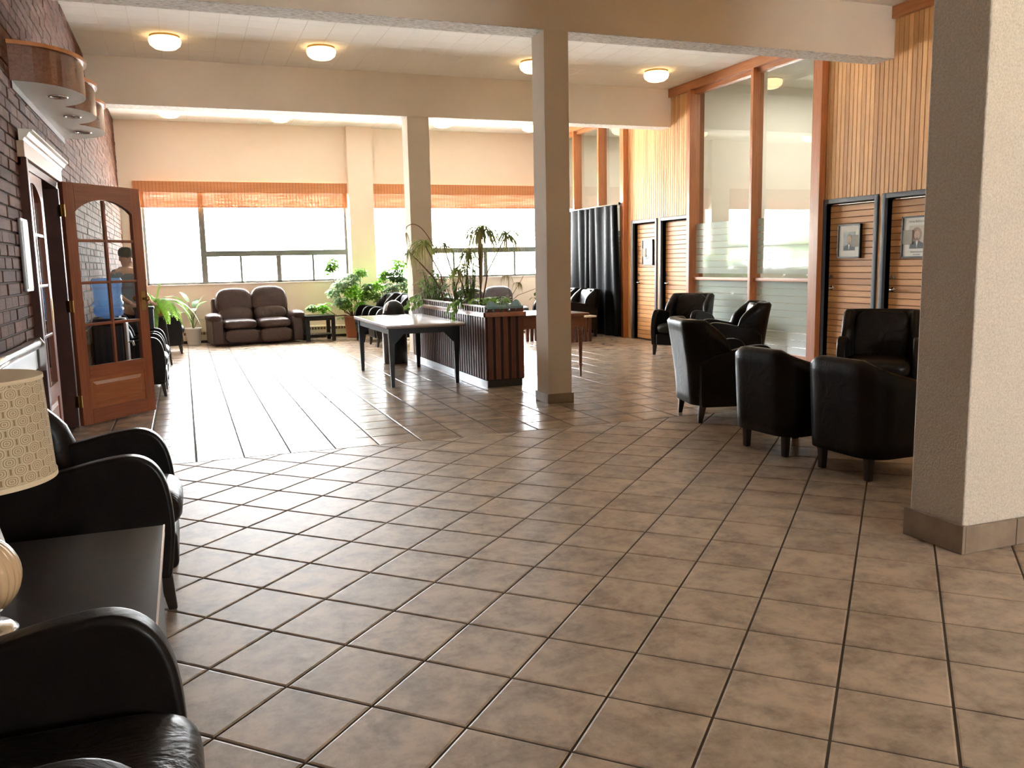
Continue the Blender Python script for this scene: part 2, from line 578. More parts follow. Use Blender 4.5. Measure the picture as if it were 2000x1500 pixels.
    def build(self, name, mat, parent=None, bevel=0.0, seg=2, smooth=False, subd=0, loc=None, rz=None, **props):
        me = self.mesh(name, smooth or bevel > 0 and seg > 1)
        if mat:
            me.materials.append(mat)
        return link(name, me, parent, bevel, seg, subd, loc, rz, **props)


def link(name, me, parent=None, bevel=0.0, seg=2, subd=0, loc=None, rz=None, **props):
    o = bpy.data.objects.new(name, me)
    COL.objects.link(o)
    if parent is not None:
        o.parent = parent
    if bevel:
        b = o.modifiers.new('bevel', 'BEVEL')
        b.width = bevel
        b.segments = seg
        b.limit_method = 'ANGLE'
        b.angle_limit = math.radians(40)
        b.harden_normals = False
        wn = o.modifiers.new('wn', 'WEIGHTED_NORMAL')
        wn.keep_sharp = False
    if subd:
        s = o.modifiers.new('sub', 'SUBSURF')
        s.levels = s.render_levels = subd
    if loc is not None:
        o.location = loc
    if rz is not None:
        o.rotation_euler = (0, 0, rz)
    for k, v in props.items():
        o[k] = v
    return o


def thing(name, label, cat, loc=(0, 0, 0), rz=0.0, group=None):
    o = bpy.data.objects.new(name, None)
    COL.objects.link(o)
    o.empty_display_size = 0.1
    o.location = loc
    o.rotation_euler = (0, 0, rz)
    o['label'] = label
    o['category'] = cat
    if group:
        o['group'] = group
    return o


def kids(o):
    return [c for c in COL.objects if c.parent == o]


def dup(root, loc, rz, label=None, group=None):
    r = root.copy()
    COL.objects.link(r)
    r.location = loc
    r.rotation_euler = (0, 0, rz)
    if label:
        r['label'] = label
    if group:
        r['group'] = group
    for ch in root.children:
        c = ch.copy()
        COL.objects.link(c)
        c.parent = r
        for g in ch.children:
            d = g.copy()
            COL.objects.link(d)
            d.parent = c
    return r


def cushion(hx, hy, hz, c=(0, 0, 0), k=3.2, nu=28, nv=12, puff=None, M=None):
    """Superellipsoid pad with half sizes hx, hy, hz."""
    def sp(v, e):
        return math.copysign(abs(v) ** e, v)

    def fn(u, v):
        a = 2 * PI * u
        b = -PI / 2 + PI * v
        e = 2 / k
        x = hx * sp(math.cos(b), e) * sp(math.cos(a), e)
        y = hy * sp(math.cos(b), e) * sp(math.sin(a), e)
        z = hz * sp(math.sin(b), 0.8)
        p = Vector((x, y, z))
        if puff:
            p = puff(p)
        if M is not None:
            p = M @ p
        return (c[0] + p[0], c[1] + p[1], c[2] + p[2])
    return MB().grid(fn, nu, nv, cu=True)


XL, XR, YB, ZC = -0.97, 7.40, 17.10, 4.03
S = 'structure'

# ------------------------------------------------------------------ floor
floor = MB().box(XL - 0.4, XR + 3.6, -3.6, YB + 0.3, -0.12, -0.004).build('floor', M_grout, kind=S)
Q = 1 / 3
J = 0.0045   # half joint
BV = 0.006


def tile_mesh(poly, J=0.0045):
    """Bevelled slab over a convex polygon (world XY about its own origin)."""
    n = len(poly)
    cx, cy = sum(p[0] for p in poly) / n, sum(p[1] for p in poly) / n

    def off(poly, d):
        res = []
        for i in range(n):
            a, b, c = Vector(poly[i - 1]), Vector(poly[i]), Vector(poly[(i + 1) % n])
            e1, e2 = (b - a).normalized(), (c - b).normalized()
            n1, n2 = Vector((-e1.y, e1.x)), Vector((-e2.y, e2.x))
            den = 1 + n1.dot(n2)
            res.append(b + (n1 + n2) * (d / max(0.3, den)))
        return res
    o1, o2 = off(poly, J), off(poly, J + BV)
    vs = [(p.x, p.y, -0.006) for p in o1] + [(p.x, p.y, -0.002) for p in o1] + [(p.x, p.y, 0.0) for p in o2]
    fs = [(i, (i + 1) % n, n + (i + 1) % n, n + i) for i in range(n)]
    fs += [(n + i, n + (i + 1) % n, 2 * n + (i + 1) % n, 2 * n + i) for i in range(n)]
    fs.append(tuple(range(2 * n, 3 * n)))
    return vs, fs


def clip(poly, a, b, c):
    """Keep a*x+b*y<=c."""
    out = []
    for i in range(len(poly)):
        p, q = poly[i], poly[(i + 1) % len(poly)]
        dp, dq = a * p[0] + b * p[1] - c, a * q[0] + b * q[1] - c
        if dp <= 0:
            out.append(p)
        if dp * dq < 0:
            t = dp / (dp - dq)
            out.append((p[0] + (q[0] - p[0]) * t, p[1] + (q[1] - p[1]) * t))
    return out


def area(poly):
    return abs(sum(poly[i - 1][0] * poly[i][1] - poly[i][0] * poly[i - 1][1] for i in range(len(poly)))) / 2


camR = Matrix(rows)


def pix(p):
    c = camR @ (Vector(p) - Vector((0, 0, 1.3726)))
    if c.z > -0.05:
        return None
    return 1000 + 1672.3 * c.x / -c.z, 750 - 1672.3 * c.y / -c.z


YD = 6.44
s2 = 0.23570
cands = []
base_diag = [(0, -s2), (s2, 0), (0, s2), (-s2, 0)]
for i in range(-26, 40):
    for j in range(-26, 40):
        cx = 0.6979 + s2 * (i + j) + s2
        cy = 2.7648 + s2 * (j - i)
        if cx < XL - s2 or cx > XR + s2 or cy < -3.6 or cy > YD + s2:
            continue
        poly = [(cx + p[0], cy + p[1]) for p in base_diag]
        whole = len(poly)
        q = clip(poly, 0, 1, YD)
        q = clip(q, -1, 0, -XL + 0.02) if q else q
        q = clip(q, 1, 0, XR) if q else q
        if len(q) < 3 or area(q) < 0.004:
            continue
        cands.append((cx, cy, q, area(q) > 0.110, 'd'))
for i in range(-3, 23):
    for j in range(0, 33):
        x0, y0 = -0.0033 + i * Q, YD + j * Q
        if x0 + Q < XL or x0 > XR:
            continue
        x1, y1 = min(x0 + Q, XR), min(y0 + Q, YB)
        xa = max(x0, XL - 0.02)
        if x1 - xa < 0.03 or y1 - y0 < 0.03:
            continue
        cands.append(((x0 + x0 + Q) / 2, y0 + Q / 2, [(xa, y0), (x1, y0), (x1, y1), (xa, y1)], x1 - xa > Q - 0.01 and y1 - y0 > Q - 0.01, 'r'))


def seen(c):
    p = pix((c[0], c[1], 0))
    return p is not None and -60 < p[0] < 2060 and p[1] < 1600


cands.sort(key=lambda c: (not seen(c), math.hypot(c[0], c[1])))
vs, fs = tile_mesh(base_diag)
me_d = MB().add(vs, fs).mesh('tile')
me_d.materials.append(M_tile)
vs, fs = tile_mesh([(-Q / 2, -Q / 2), (Q / 2, -Q / 2), (Q / 2, Q / 2), (-Q / 2, Q / 2)], 0.0065)
me_r = MB().add(vs, fs).mesh('tile')
me_r.materials.append(M_tile2)
rest = {'d': MB(), 'r': MB()}
n = 0
for cx, cy, poly, whole, k in cands:
    if n < 298:
        if whole:
            link('tile', me_d if k == 'd' else me_r, floor, loc=(cx, cy, 0))
        else:
            v_, f_ = tile_mesh([(p[0] - cx, p[1] - cy) for p in poly])
            MB().add(v_, f_).build('tile', M_tile if k == 'd' else M_tile2, floor, loc=(cx, cy, 0))
        n += 1
    else:
        v_, f_ = tile_mesh(poly, 0.0045 if k == 'd' else 0.0065)
        rest[k].add(v_, f_)
rest['d'].build('tiling', M_tile, floor, kind='stuff')
rest['r'].build('tiling', M_tile2, floor, kind='stuff')

# ------------------------------------------------------------------ brick wall with the doorway
DY0, DY1, DZ = 6.61, 8.45, 2.135
wl = MB()
for b in ((-3.6, DY0, 0, ZC), (DY1, YB + 0.2, 0, ZC), (DY0, DY1, DZ, ZC)):
    wl.box(XL - 0.22, XL - 0.012, b[0], b[1], b[2], b[3])
wall_left = wl.build('wall_left', M_mortar, kind=S)
bw, bh = 0.215, 0.0775
bricks = []
for r in range(int(ZC / bh)):
    z0 = r * bh
    for c in range(-17, 82):
        y0 = c * bw + (bw / 2 if r % 2 else 0)
        y1 = y0 + bw - 0.010
        z1 = z0 + bh - 0.010
        segs = [(y0, y1)]
        if z0 < DZ:
            segs = []
            if y0 < DY0:
                segs.append((y0, min(y1, DY0)))
            if y1 > DY1:
                segs.append((max(y0, DY1), y1))
        for a, b in segs:
            b = min(b, YB)
            if b - a > 0.03:
                bricks.append((a, b, z0, z1))


def bscore(b):
    p = pix((XL, (b[0] + b[1]) / 2, (b[2] + b[3]) / 2))
    vis = p is not None and p[0] > -8 and -8 < p[1] < 760 and (b[0] < 8.4 or b[2] > 2.2)
    return (not vis, b[0])


bricks.sort(key=bscore)
me_b = {}
rest = MB()


def brick_geo(w, h, d):
    e = 0.004
    vs = [(0, 0, 0), (0, w, 0), (0, w, h), (0, 0, h), (d - e, 0, 0), (d - e, w, 0), (d - e, w, h), (d - e, 0, h),
          (d, e, e), (d, w - e, e), (d, w - e, h - e), (d, e, h - e)]
    fs = [(0, 1, 5, 4), (1, 2, 6, 5), (2, 3, 7, 6), (3, 0, 4, 7), (4, 5, 9, 8), (5, 6, 10, 9), (6, 7, 11, 10), (7, 4, 8, 11), (8, 9, 10, 11)]
    return vs, fs


for k, (a, b, z0, z1) in enumerate(bricks):
    d = random.choice((0.012, 0.014, 0.017, 0.010))
    key = (round(b - a, 3), d)
    if k < 298:
        if key not in me_b:
            v_, f_ = brick_geo(b - a, z1 - z0, d)
            me_b[key] = MB().add(v_, f_).mesh('brick')
            me_b[key].materials.append(M_brick)
        link('brick', me_b[key], wall_left, loc=(XL - 0.012, a, z0))
    else:
        v_, f_ = brick_geo(b - a, z1 - z0, d)
        rest.add([(XL - 0.012 + p[0], a + p[1], z0 + p[2]) for p in v_], f_)
rest.build('brickwork', M_brick, wall_left, kind='stuff')

# hall beyond the doorway
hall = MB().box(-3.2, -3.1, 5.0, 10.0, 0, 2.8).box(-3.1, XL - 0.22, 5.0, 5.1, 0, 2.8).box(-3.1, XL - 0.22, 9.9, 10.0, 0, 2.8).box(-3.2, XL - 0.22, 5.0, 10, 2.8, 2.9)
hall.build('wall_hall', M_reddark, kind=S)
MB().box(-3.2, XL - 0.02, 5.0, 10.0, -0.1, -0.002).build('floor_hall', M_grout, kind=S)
# casing
fr = MB().box(XL - 0.2, XL + 0.05, DY0, DY0 + 0.07, 0, DZ).box(XL - 0.2, XL + 0.02, DY1 - 0.07, DY1, 0, DZ).box(XL - 0.2, XL + 0.02, DY0, DY1, DZ - 0.06, DZ)
fr.build('trim_1', M_reddark, kind=S, bevel=0.004)
cr = MB().box(XL, XL + 0.045, DY0 - 0.01, DY1 + 0.06, DZ, DZ + 0.105)
tr2 = cr.build('trim_2', M_trimpaint, kind=S, bevel=0.004)
poly = [(0, 0), (0.025, 0), (0.035, 0.018), (0.05, 0.025), (0.065, 0.052), (0.085, 0.06), (0.085, 0.072), (0, 0.072)]
MB().prism([(XL + 0.02 + p[0], DZ + 0.105 + p[1]) for p in poly], DY0 - 0.03, DY1 + 0.06, 'y').build('trim_3', M_crown, kind=S)
MB().box(XL, XL + 0.03, DY1, DY1 + 0.06, 0, DZ).build('trim_4', M_trimpaint, kind=S, bevel=0.004)

# ------------------------------------------------------------------ ceiling
ceiling = MB().box(XL - 0.3, XR + 0.2, -3.6, YB + 0.3, ZC + 0.003, ZC + 0.15).build('ceiling', plain('tile_joint', (0.55, 0.52, 0.47), 0.9), kind=S)
CP = 0.3045
ct = []
for i in range(28):
    for j in range(-11, 57):
        x0, y0 = XL + i * CP, 0.05 + j * CP
        x1, y1 = min(x0 + CP, XR), min(y0 + CP, YB)
        if y0 > YB - 0.02 or x0 > XR - 0.02:
            continue
        ct.append((x0, y0, x1, y1))


def cscore(c):
    m = (c[1] + c[3]) / 2
    return (0 if 9.5 < m < 12.25 else 1 if m > 14.6 else 2, m)


ct.sort(key=cscore)


def cgeo(w, d):
    g, e = 0.0008, 0.003
    return ([(g, g, 0.003), (w - g, g, 0.003), (w - g, d - g, 0.003), (g, d - g, 0.003), (e, e, 0), (w - e, e, 0), (w - e, d - e, 0), (e, d - e, 0)],
            [(0, 4, 5, 1), (1, 5, 6, 2), (2, 6, 7, 3), (3, 7, 4, 0), (7, 6, 5, 4)])


mec = {}
rest = MB()
for k, (x0, y0, x1, y1) in enumerate(ct):
    v_, f_ = cgeo(x1 - x0, y1 - y0)
    if k < 298:
        key = (round(x1 - x0, 3), round(y1 - y0, 3))
        if key not in mec:
            mec[key] = MB().add(v_, f_).mesh('ceiling_tile')
            mec[key].materials.append(M_ceil)
        link('ceiling_tile', mec[key], ceiling, loc=(x0, y0, ZC))
    else:
        rest.add([(x0 + p[0], y0 + p[1], ZC + p[2]) for p in v_], f_)
rest.build('ceiling_tiling', M_ceil, ceiling, kind='stuff')

# ------------------------------------------------------------------ beams and columns


def beam(y, zb, d):
    b = MB().box(XL - 0.05, XR + 0.02, y, y + d, zb + 0.004, ZC + 0.01).build('beam', M_beamface, kind=S)
    MB().box(XL - 0.05, XR + 0.02, y + 0.003, y + d - 0.003, zb, zb + 0.006).build('soffit', M_soffit, b)
    return b


def column(x0, x1, y0, y1, z1, mat, plinth=True):
    c = MB().box(x0, x1, y0, y1, 0.0, z1).build('column', mat, kind=S, bevel=0.006)
    if plinth:
        t_ = 0.014
        for q in ((x0 - t_, x1 + t_, y0 - t_, y0), (x0 - t_, x0, y0, y1), (x1, x1 + t_, y0, y1), (x0 - t_, x1 + t_, y1, y1 + t_)):
            MB().box(q[0], q[1], q[2], q[3], 0, 0.095).build('base_tile', M_basetile, c, bevel=0.003, seg=1)
    return c


beam(7.60, 3.49, 0.30)
beam(12.2, 3.45, 0.32)
column(3.257, 3.505, 7.60, 7.90, 3.495, M_plaster)
column(3.11, 3.425, 12.2, 12.52, 3.455, M_plaster)
# the broad stuccoed pier at the right and its skirting
pier = MB().box(3.275, 5.2, 2.83, 3.14, 0, ZC).build('wall_pier', M_stucco, kind=S, bevel=0.01, seg=2)
bb = MB().box(3.255, 3.275, 2.81, 3.16, 0, 0.135).build('baseboard_pier', M_basetile, kind=S, bevel=0.003, seg=1)
x = 3.275
for w in (0.325, 0.33, 0.33, 0.33, 0.33):
    MB().box(x, x + w - 0.004, 2.81, 2.83, 0, 0.128).build('base_tile', M_basetile, bb, bevel=0.003, seg=1)
    x += w

# ------------------------------------------------------------------ rear wall with windows
W = [(-0.62, 3.08), (3.60, 7.30)]
ZS, ZH = 1.085, 2.93
wb = MB()
yb0, yb1 = YB, YB + 0.22
wb.box(XL - 0.2, XR + 0.2, yb0, yb1, 0, ZS).box(XL - 0.2, XR + 0.2, yb0, yb1, ZH, ZC + 0.1)
wb.box(XL - 0.2, W[0][0], yb0, yb1, ZS, ZH).box(W[0][1], W[1][0], yb0, yb1, ZS, ZH).box(W[1][1], XR + 0.2, yb0, yb1, ZS, ZH)
wall_back = wb.build('wall_back', M_wallback, kind=S)
MB().box(3.11, 3.59, YB - 0.16, YB, 0, ZC).build('column', M_wallback, kind=S)
for k, (x0, x1) in enumerate(W):
    w = MB()
    y0, y1 = YB + 0.09, YB + 0.15
    t_ = 0.045
    w.box(x0, x1, y0, y1, ZS, ZS + t_).box(x0, x1, y0, y1, ZH - t_, ZH).box(x0, x0 + t_, y0, y1, ZS, ZH).box(x1 - t_, x1, y0, y1, ZS, ZH)
    win = w.build('window_%d' % (k + 1), M_alu, kind=S, bevel=0.004, seg=1)
    mx = x0 + 0.98
    MB().box(mx - 0.02, mx + 0.085, y0 - 0.02, y1 + 0.02, ZS, ZH).build('mullion', M_alu, win, bevel=0.004, seg=1)
    MB().box(mx + 0.075, x1 - t_, y0 - 0.02, y1 + 0.02, 1.595, 1.70).build('transom', M_alu, win, bevel=0.004, seg=1)
    for sx, sw in ((mx + 0.67, 0.04), (mx + 1.345, 0.085), (mx + 2.02, 0.04)):
        MB().box(sx, sx + sw, y0, y1, ZS, 1.60).build('stile', M_alu, win, bevel=0.003, seg=1)
    xs = [(x0 + t_, mx, ZS + t_, ZH - t_), (mx + 0.075, x1 - t_, 1.69, ZH - t_)]
    ed = [mx + 0.075, mx + 0.67, mx + 0.71, mx + 1.345, mx + 1.43, mx + 2.02, mx + 2.06, x1 - t_]
    xs += [(ed[i], ed[i + 1], ZS + t_, 1.60) for i in (0, 2, 4, 6)]
    for a, b, c, d in xs:
        MB().box(a, b, YB + 0.118, YB + 0.122, c, d).build('pane', M_glass, win)
    MB().box(x0 - 0.0, x1, YB - 0.015, YB + 0.09, ZS - 0.012, ZS + 0.004).build('sill', M_wallback, win)

# bamboo shades
for k, (x0, x1, lab) in enumerate(((-0.74, 3.10, 'long bamboo roman shade rolled up over the window behind the brown loveseat'),
                                   (3.595, 7.34, 'bamboo roman shade over the far window behind the slatted planter'))):
    t = thing('bamboo_shade', lab, 'blind', ((x0 + x1) / 2, YB - 0.04, 2.96), 0, 'bamboo roman shades at the far windows')
    hw = (x1 - x0) / 2
    MB().box(-hw, hw, -0.03, 0.02, -0.19, 0.0).build('valance', M_valance, t)
    ins = 0.11 if k == 0 else 0.0
    MB().box(-hw + ins, hw - 0.01, 0.0, 0.012, -0.455, -0.19).build('shade_panel', M_blind, t)
    MB().box(-hw + ins, hw - 0.01, -0.004, 0.016, -0.47, -0.452).build('bottom_batten', M_valance, t)

# baseboard heaters
ht = thing('baseboard_heater', 'long low beige enamelled heater with slotted grille under the windows', 'heater', (3.2, YB, 0))
ht.location = (0, 0, 0)
MB().prism([(YB - 0.0, 0.235), (YB - 0.10, 0.235), (YB - 0.115, 0.215), (YB - 0.115, 0.05), (YB, 0.05)], XL + 0.02, 3.10, 'x').build('casing', M_heater, ht)
MB().prism([(YB - 0.0, 0.235), (YB - 0.10, 0.235), (YB - 0.115, 0.215), (YB - 0.115, 0.05), (YB, 0.05)], 3.60, XR - 0.02, 'x').build('casing', M_heater, ht)
g = MB()
for a, b in ((XL + 0.05, 3.08), (3.62, XR - 0.05)):
    x = a
    while x < b - 0.04:
        g.box(x, x + 0.042, YB - 0.118, YB - 0.112, 0.155, 0.205)
        g.box(x + 0.019, x + 0.023, YB - 0.120, YB - 0.111, 0.155, 0.205)
        x += 0.057
g.build('grille', M_slot, ht, kind='stuff')  # dark boxes stand in for the shade inside the open slots
MB().box(XL, 3.11, YB - 0.09, YB, 0, 0.05).build('toe_gap_shade', M_black, ht)  # black strip stands in for the shade in the kick gap
MB().box(3.59, XR, YB - 0.09, YB, 0, 0.05).build('toe_gap_shade', M_black, ht)

# ------------------------------------------------------------------ right wall: boards, doors, glazed partitions
wr = MB()
DOORS = [(4.75, 5.66), (5.80, 6.70), (6.80, 7.62), (7.79, 8.60), (11.68, 12.47), (12.66, 13.42)]
GL = [(8.78, 11.56), (13.72, YB)]
solid = [(-3.6, 4.75), (5.66, 5.80), (6.70, 6.80), (7.62, 7.79), (8.60, 8.78), (11.56, 11.68), (12.47, 12.66), (13.42, 13.72)]
for a, b in solid:
    wr.box(XR + 0.02, XR + 0.2, a, b, 0, ZC)
for a, b in DOORS:
    wr.box(XR + 0.02, XR + 0.2, a, b, 2.0, ZC)
wall_right = wr.build('wall_right', plain('board_backing', (0.20, 0.08, 0.03), 0.8), kind=S)
PW = 0.0655
seg_list = [(4.0, 8.62, 0), (11.62, 13.62, 0)]
mep = {}


def plank(y, w, z0, z1):
    key = (round(w, 4), round(z1 - z0, 3))
    if key not in mep:
        h = z1 - z0
        e = 0.004
        mep[key] = MB().add([(0.02, 0, 0), (0.02, w, 0), (0.02, w, h), (0.02, 0, h), (e, 0, 0), (e, w, 0), (e, w, h), (e, 0, h), (0, e, 0), (0, w - e, 0), (0, w - e, h), (0, e, h)],
                            [(0, 1, 5, 4), (3, 7, 6, 2), (0, 4, 7, 3), (1, 2, 6, 5), (4, 8, 11, 7), (9, 5, 6, 10), (8, 9, 10, 11), (4, 5, 9, 8), (7, 11, 10, 6)]).mesh('plank')
        mep[key].materials.append(M_cedar)
    link('plank', mep[key], wall_right, loc=(XR, y, z0))


for a, b, _ in seg_list:
    y = a
    while y < b - 0.01:
        w = min(PW, b - y) - 0.005
        z0 = 0.0
        for d0, d1 in DOORS:
            if y + w > d0 - 0.03 and y < d1 + 0.03:
                z0 = 2.03
        plank(y, w, z0, 3.93)
        y += PW
# plain boarding continues behind the pier, outside the picture
MB().box(XR, XR + 0.02, -3.6, 3.99, 0, 3.93).build('boarding', M_cedar, wall_right)
# ceiling rail and posts
MB().box(XR - 0.05, XR + 0.03, -3.6, YB, 3.90, ZC).build('trim_5', M_rail, kind=S, bevel=0.004)
for k, (y, w, d) in enumerate(((8.62, 0.16, 0.09), (11.55, 0.08, 0.06), (13.60, 0.14, 0.10))):
    MB().box(XR - d, XR + 0.12, y, y + w, 0, 3.91).build('trim_%d' % (6 + k), M_post, kind=S, bevel=0.005)

# doors
for k, (a, b) in enumerate(DOORS):
    if k < 1:
        pass
    d = MB().box(XR + 0.09, XR + 0.13, a, b, 0.005, 1.985).build('door_%d' % (k + 1), plain('door_core', (0.22, 0.09, 0.03), 0.7), kind=S)
    n_b = 27
    hb = 1.96 / n_b
    w = b - a - 0.006
    e = 0.003
    key = ('b', k)
    m_ = MB().add([(0.012, 0, 0), (0.012, w, 0), (0.012, w, hb - 0.005), (0.012, 0, hb - 0.005), (0, e, e), (0, w - e, e), (0, w - e, hb - 0.005 - e), (0, e, hb - 0.005 - e)],
                  [(0, 4, 5, 1), (1, 5, 6, 2), (2, 6, 7, 3), (3, 7, 4, 0), (4, 7, 6, 5)]).mesh('board')
    m_.materials.append(M_cedar_h)
    for i in range(n_b):
        link('board', m_, d, loc=(XR + 0.078, a + 0.003, 0.015 + i * hb))
    fw = 0.055
    f = MB().box(XR - 0.018, XR + 0.13, a - fw, a, 0, 2.0 + fw).box(XR - 0.018, XR + 0.13, b, b + fw, 0, 2.0 + fw).box(XR - 0.018, XR + 0.13, a, b, 2.0, 2.0 + fw)
    f.build('door_frame', M_slate, d, bevel=0.004, seg=1)
    ys = b - 0.07
    hnd = MB().lathe([(0.026, 0), (0.026, 0.008), (0.012, 0.012), (0.011, 0.05)], (XR + 0.078, ys, 0.985), 12, axis='x')
    hnd = MB().tube([(XR + 0.078, ys, 0.985), (XR + 0.02, ys, 0.985), (XR + 0.015, ys - 0.02, 0.985), (XR + 0.015, ys - 0.11, 0.985)], 0.010, 8)
    hnd.lathe([(0.028, -0.008), (0.028, 0.0)], (XR + 0.078, ys, 0.985), 14, axis='x')
    hnd.build('door_handle', M_chrome, d, smooth=True)
    MB().lathe([(0.022, -0.018), (0.022, 0.0)], (XR + 0.078, ys, 1.12), 14, axis='x').build('lock', M_chrome, d)

# glazed partitions with frosted striped film
mull = {0: [10.05], 1: [14.70, 15.78]}
for k, (a, b) in enumerate(GL):
    f = MB().box(XR + 0.02, XR + 0.13, a, b, 0, 0.09).box(XR + 0.02, XR + 0.13, a, b, 3.84, 3.91)
    win = f.build('window_%d' % (k + 3), M_rail, kind=S, bevel=0.004, seg=1)
    edges = [a] + mull[k] + [b]
    for m_ in mull[k]:
        MB().box(XR - 0.045, XR + 0.13, m_ - 0.03, m_ + 0.03, 0.0, 3.91).build('mullion', M_post, win, bevel=0.004, seg=1)
    for i in range(len(edges) - 1):
        y0 = edges[i] + (0.03 if i else 0.0)
        y1 = edges[i + 1] - (0.03 if i < len(edges) - 2 else 0.0)
        MB().box(XR + 0.01, XR + 0.12, y0, y1, 1.05, 1.095).build('rail', M_rail, win, bevel=0.003, seg=1)
        MB().box(XR + 0.068, XR + 0.074, y0, y1, 0.09, 1.05).build('pane', M_glassp, win)
        MB().box(XR + 0.068, XR + 0.074, y0, y1, 1.095, 3.84).build('pane', M_glassp, win)
        fs_me = MB().box(0, 0.001, 0, y1 - y0 - 0.01, 0, 0.0875).mesh('film_strip')
        fs_me.materials.append(M_film)
        z = 0.10
        while z < 1.87:
            if not (1.0 < z + 0.0875 and z < 1.10) or True:
                if not (0.97 < z < 1.09):
                    link('film_strip', fs_me, win, loc=(XR + 0.0665, y0 + 0.005, z))
            z += 0.0955
# rooms behind the partitions
MB().box(XR + 3.4, XR + 3.5, -3.6, YB + 0.2, 0, ZC).box(XR + 0.2, XR + 3.4, 8.60, 8.66, 0, ZC).box(XR + 0.2, XR + 3.4, 11.62, 11.68, 0, ZC).box(XR + 0.2, XR + 3.4, 13.50, 13.56, 0, ZC).build('wall_office', M_office, kind=S)
MB().box(XR + 0.2, XR + 3.5, -3.6, YB + 0.2, ZC, ZC + 0.1).build('ceiling_office', M_office, kind=S)
MB().box(XR + 0.2, XR + 3.5, YB, YB + 0.2, 0, 1.0).box(XR + 0.2, XR + 3.5, YB, YB + 0.2, 1.0, ZC).build('wall_office_back', M_office, kind=S)

# front of the lobby (behind the camera): wall with an unseen opening sized and placed for fill light
MB().box(XL - 0.2, 3.5, -3.7, -3.5, 0, ZC).box(5.3, XR + 0.2, -3.7, -3.5, 0, ZC).box(3.5, 5.3, -3.7, -3.5, 2.3, ZC).box(3.5, 5.3, -3.7, -3.5, 0, 1.2).build('wall_front', M_plaster, kind=S)

# ------------------------------------------------------------------ outdoors
MB().box(-60, 70, YB + 0.25, 120, -0.6, -0.4).box(-60, 70, -60, -3.75, -0.6, -0.4).build('ground', M_ground, kind=S)
MB().box(XL - 3, XR + 4, -4.2, YB + 0.25, ZC + 0.2, ZC + 0.4).build('roof', M_ground, kind=S)
TREES = [(-46, 74, 5.2, 3.2, 'rounded tree standing furthest along the distant treeline'), (-41, 70, 6.4, 2.6, 'tall narrow tree in the distant treeline, third from its far end'),
         (-43.5, 66, 4.4, 3.4, 'low broad tree in the distant treeline, second from its far end'), (-36, 72, 5.6, 3.4, 'broad tree in the middle of the distant treeline'),
         (-31, 68, 4.6, 3.0, 'low tree in the distant treeline, third from its near end'), (-27, 72, 6.8, 2.4, 'tallest pointed tree of the distant treeline'), (-23, 68, 4.4, 3.2, 'rounded tree at the near end of the distant treeline')]
for x, y, h, w, lab in TREES:
    t = thing('tree', lab, 'tree', (x, y, -0.4), 0, 'distant treeline mirrored in the partition glass')
    m = MB()
    for q in range(16):
        u = q / 15
        z = h * (0.3 + 0.65 * u)
        r_ = w * 0.5 * math.sin(PI * (0.25 + 0.7 * u))
        a_ = q * 2.4
        c_ = (r_ * 0.6 * math.cos(a_), r_ * 0.6 * math.sin(a_), z)
        rr = w * random.uniform(0.22, 0.34)
        n0 = len(m.v)
        m.lathe([(0, -rr), (rr * .7, -rr * .7), (rr, 0), (rr * .7, rr * .7), (0, rr)], c_, 9)
        for k in range(n0, len(m.v)):
            v_ = Vector(m.v[k])
            m.v[k] = tuple(v_ + (v_ - Vector(c_)) * random.uniform(-.25, .25))
    m.build('foliage', M_tree, t, kind='stuff')
    MB().lathe([(0.18, 0), (0.08, h * 0.5)], n=8).build('trunk', M_stem, t)

# ------------------------------------------------------------------ ceiling lights
def lamp_first():
    t = thing('ceiling_light', 'x', 'ceiling light', (0, 0, 0))
    MB().lathe([(0.165, 0.0), (0.165, -0.02), (0.15, -0.024)], n=28).build('base_plate', M_brass, t, smooth=True)
    MB().lathe([(0.160, -0.02), (0.175, -0.03), (0.178, -0.06), (0.165, -0.10), (0.12, -0.135), (0.06, -0.150), (0.0, -0.153)], n=32).build('bowl', M_lampglow, t, smooth=True)
    return t


LG = 'opal bowl ceiling lights'
spots = [(-0.01, 11.03, 'lit ceiling bowl light in the nearer row, nearest the brick wall'),
         (1.77, 11.05, 'lit ceiling bowl light in the nearer row, second from the brick wall'),
         (4.57, 11.05, 'lit ceiling bowl light mostly hidden behind the near white column'),
         (6.49, 11.10, 'lit ceiling bowl light in the nearer row beside the glazed partition'),
         (-0.03, 15.82, 'lit ceiling bowl light in the far row, closest to the brick wall'),
         (1.77, 15.86, 'lit ceiling bowl light in the far row above the brown loveseat'),
         (4.68, 15.80, 'lit ceiling bowl light in the far row just right of the far column'),
         (6.49, 15.86, 'lit ceiling bowl light in the far row touching the near column edge'),
         (1.77, 6.40, 'lit ceiling bowl light overhead on the near side of the big beam, out of frame'),
         (4.60, 6.40, 'lit ceiling bowl light overhead near the stuccoed pier, out of frame'),
         (6.40, 6.40, 'lit ceiling bowl light above the dark armchairs, out of frame')]
l0 = None
for x, y, lab in spots:
    if l0 is None:
        l0 = lamp_first()
        l0.location = (x, y, ZC)
        l0['label'] = lab
        l0['group'] = LG
    else:
        dup(l0, (x, y, ZC), 0, lab, LG)

# ------------------------------------------------------------------ scalloped canopy on the brick wall
cn = thing('scalloped_canopy', 'dark wood scalloped canopy with recessed spotlights on the brick wall above the doorway', 'canopy', (XL, 7.96, 2.62))


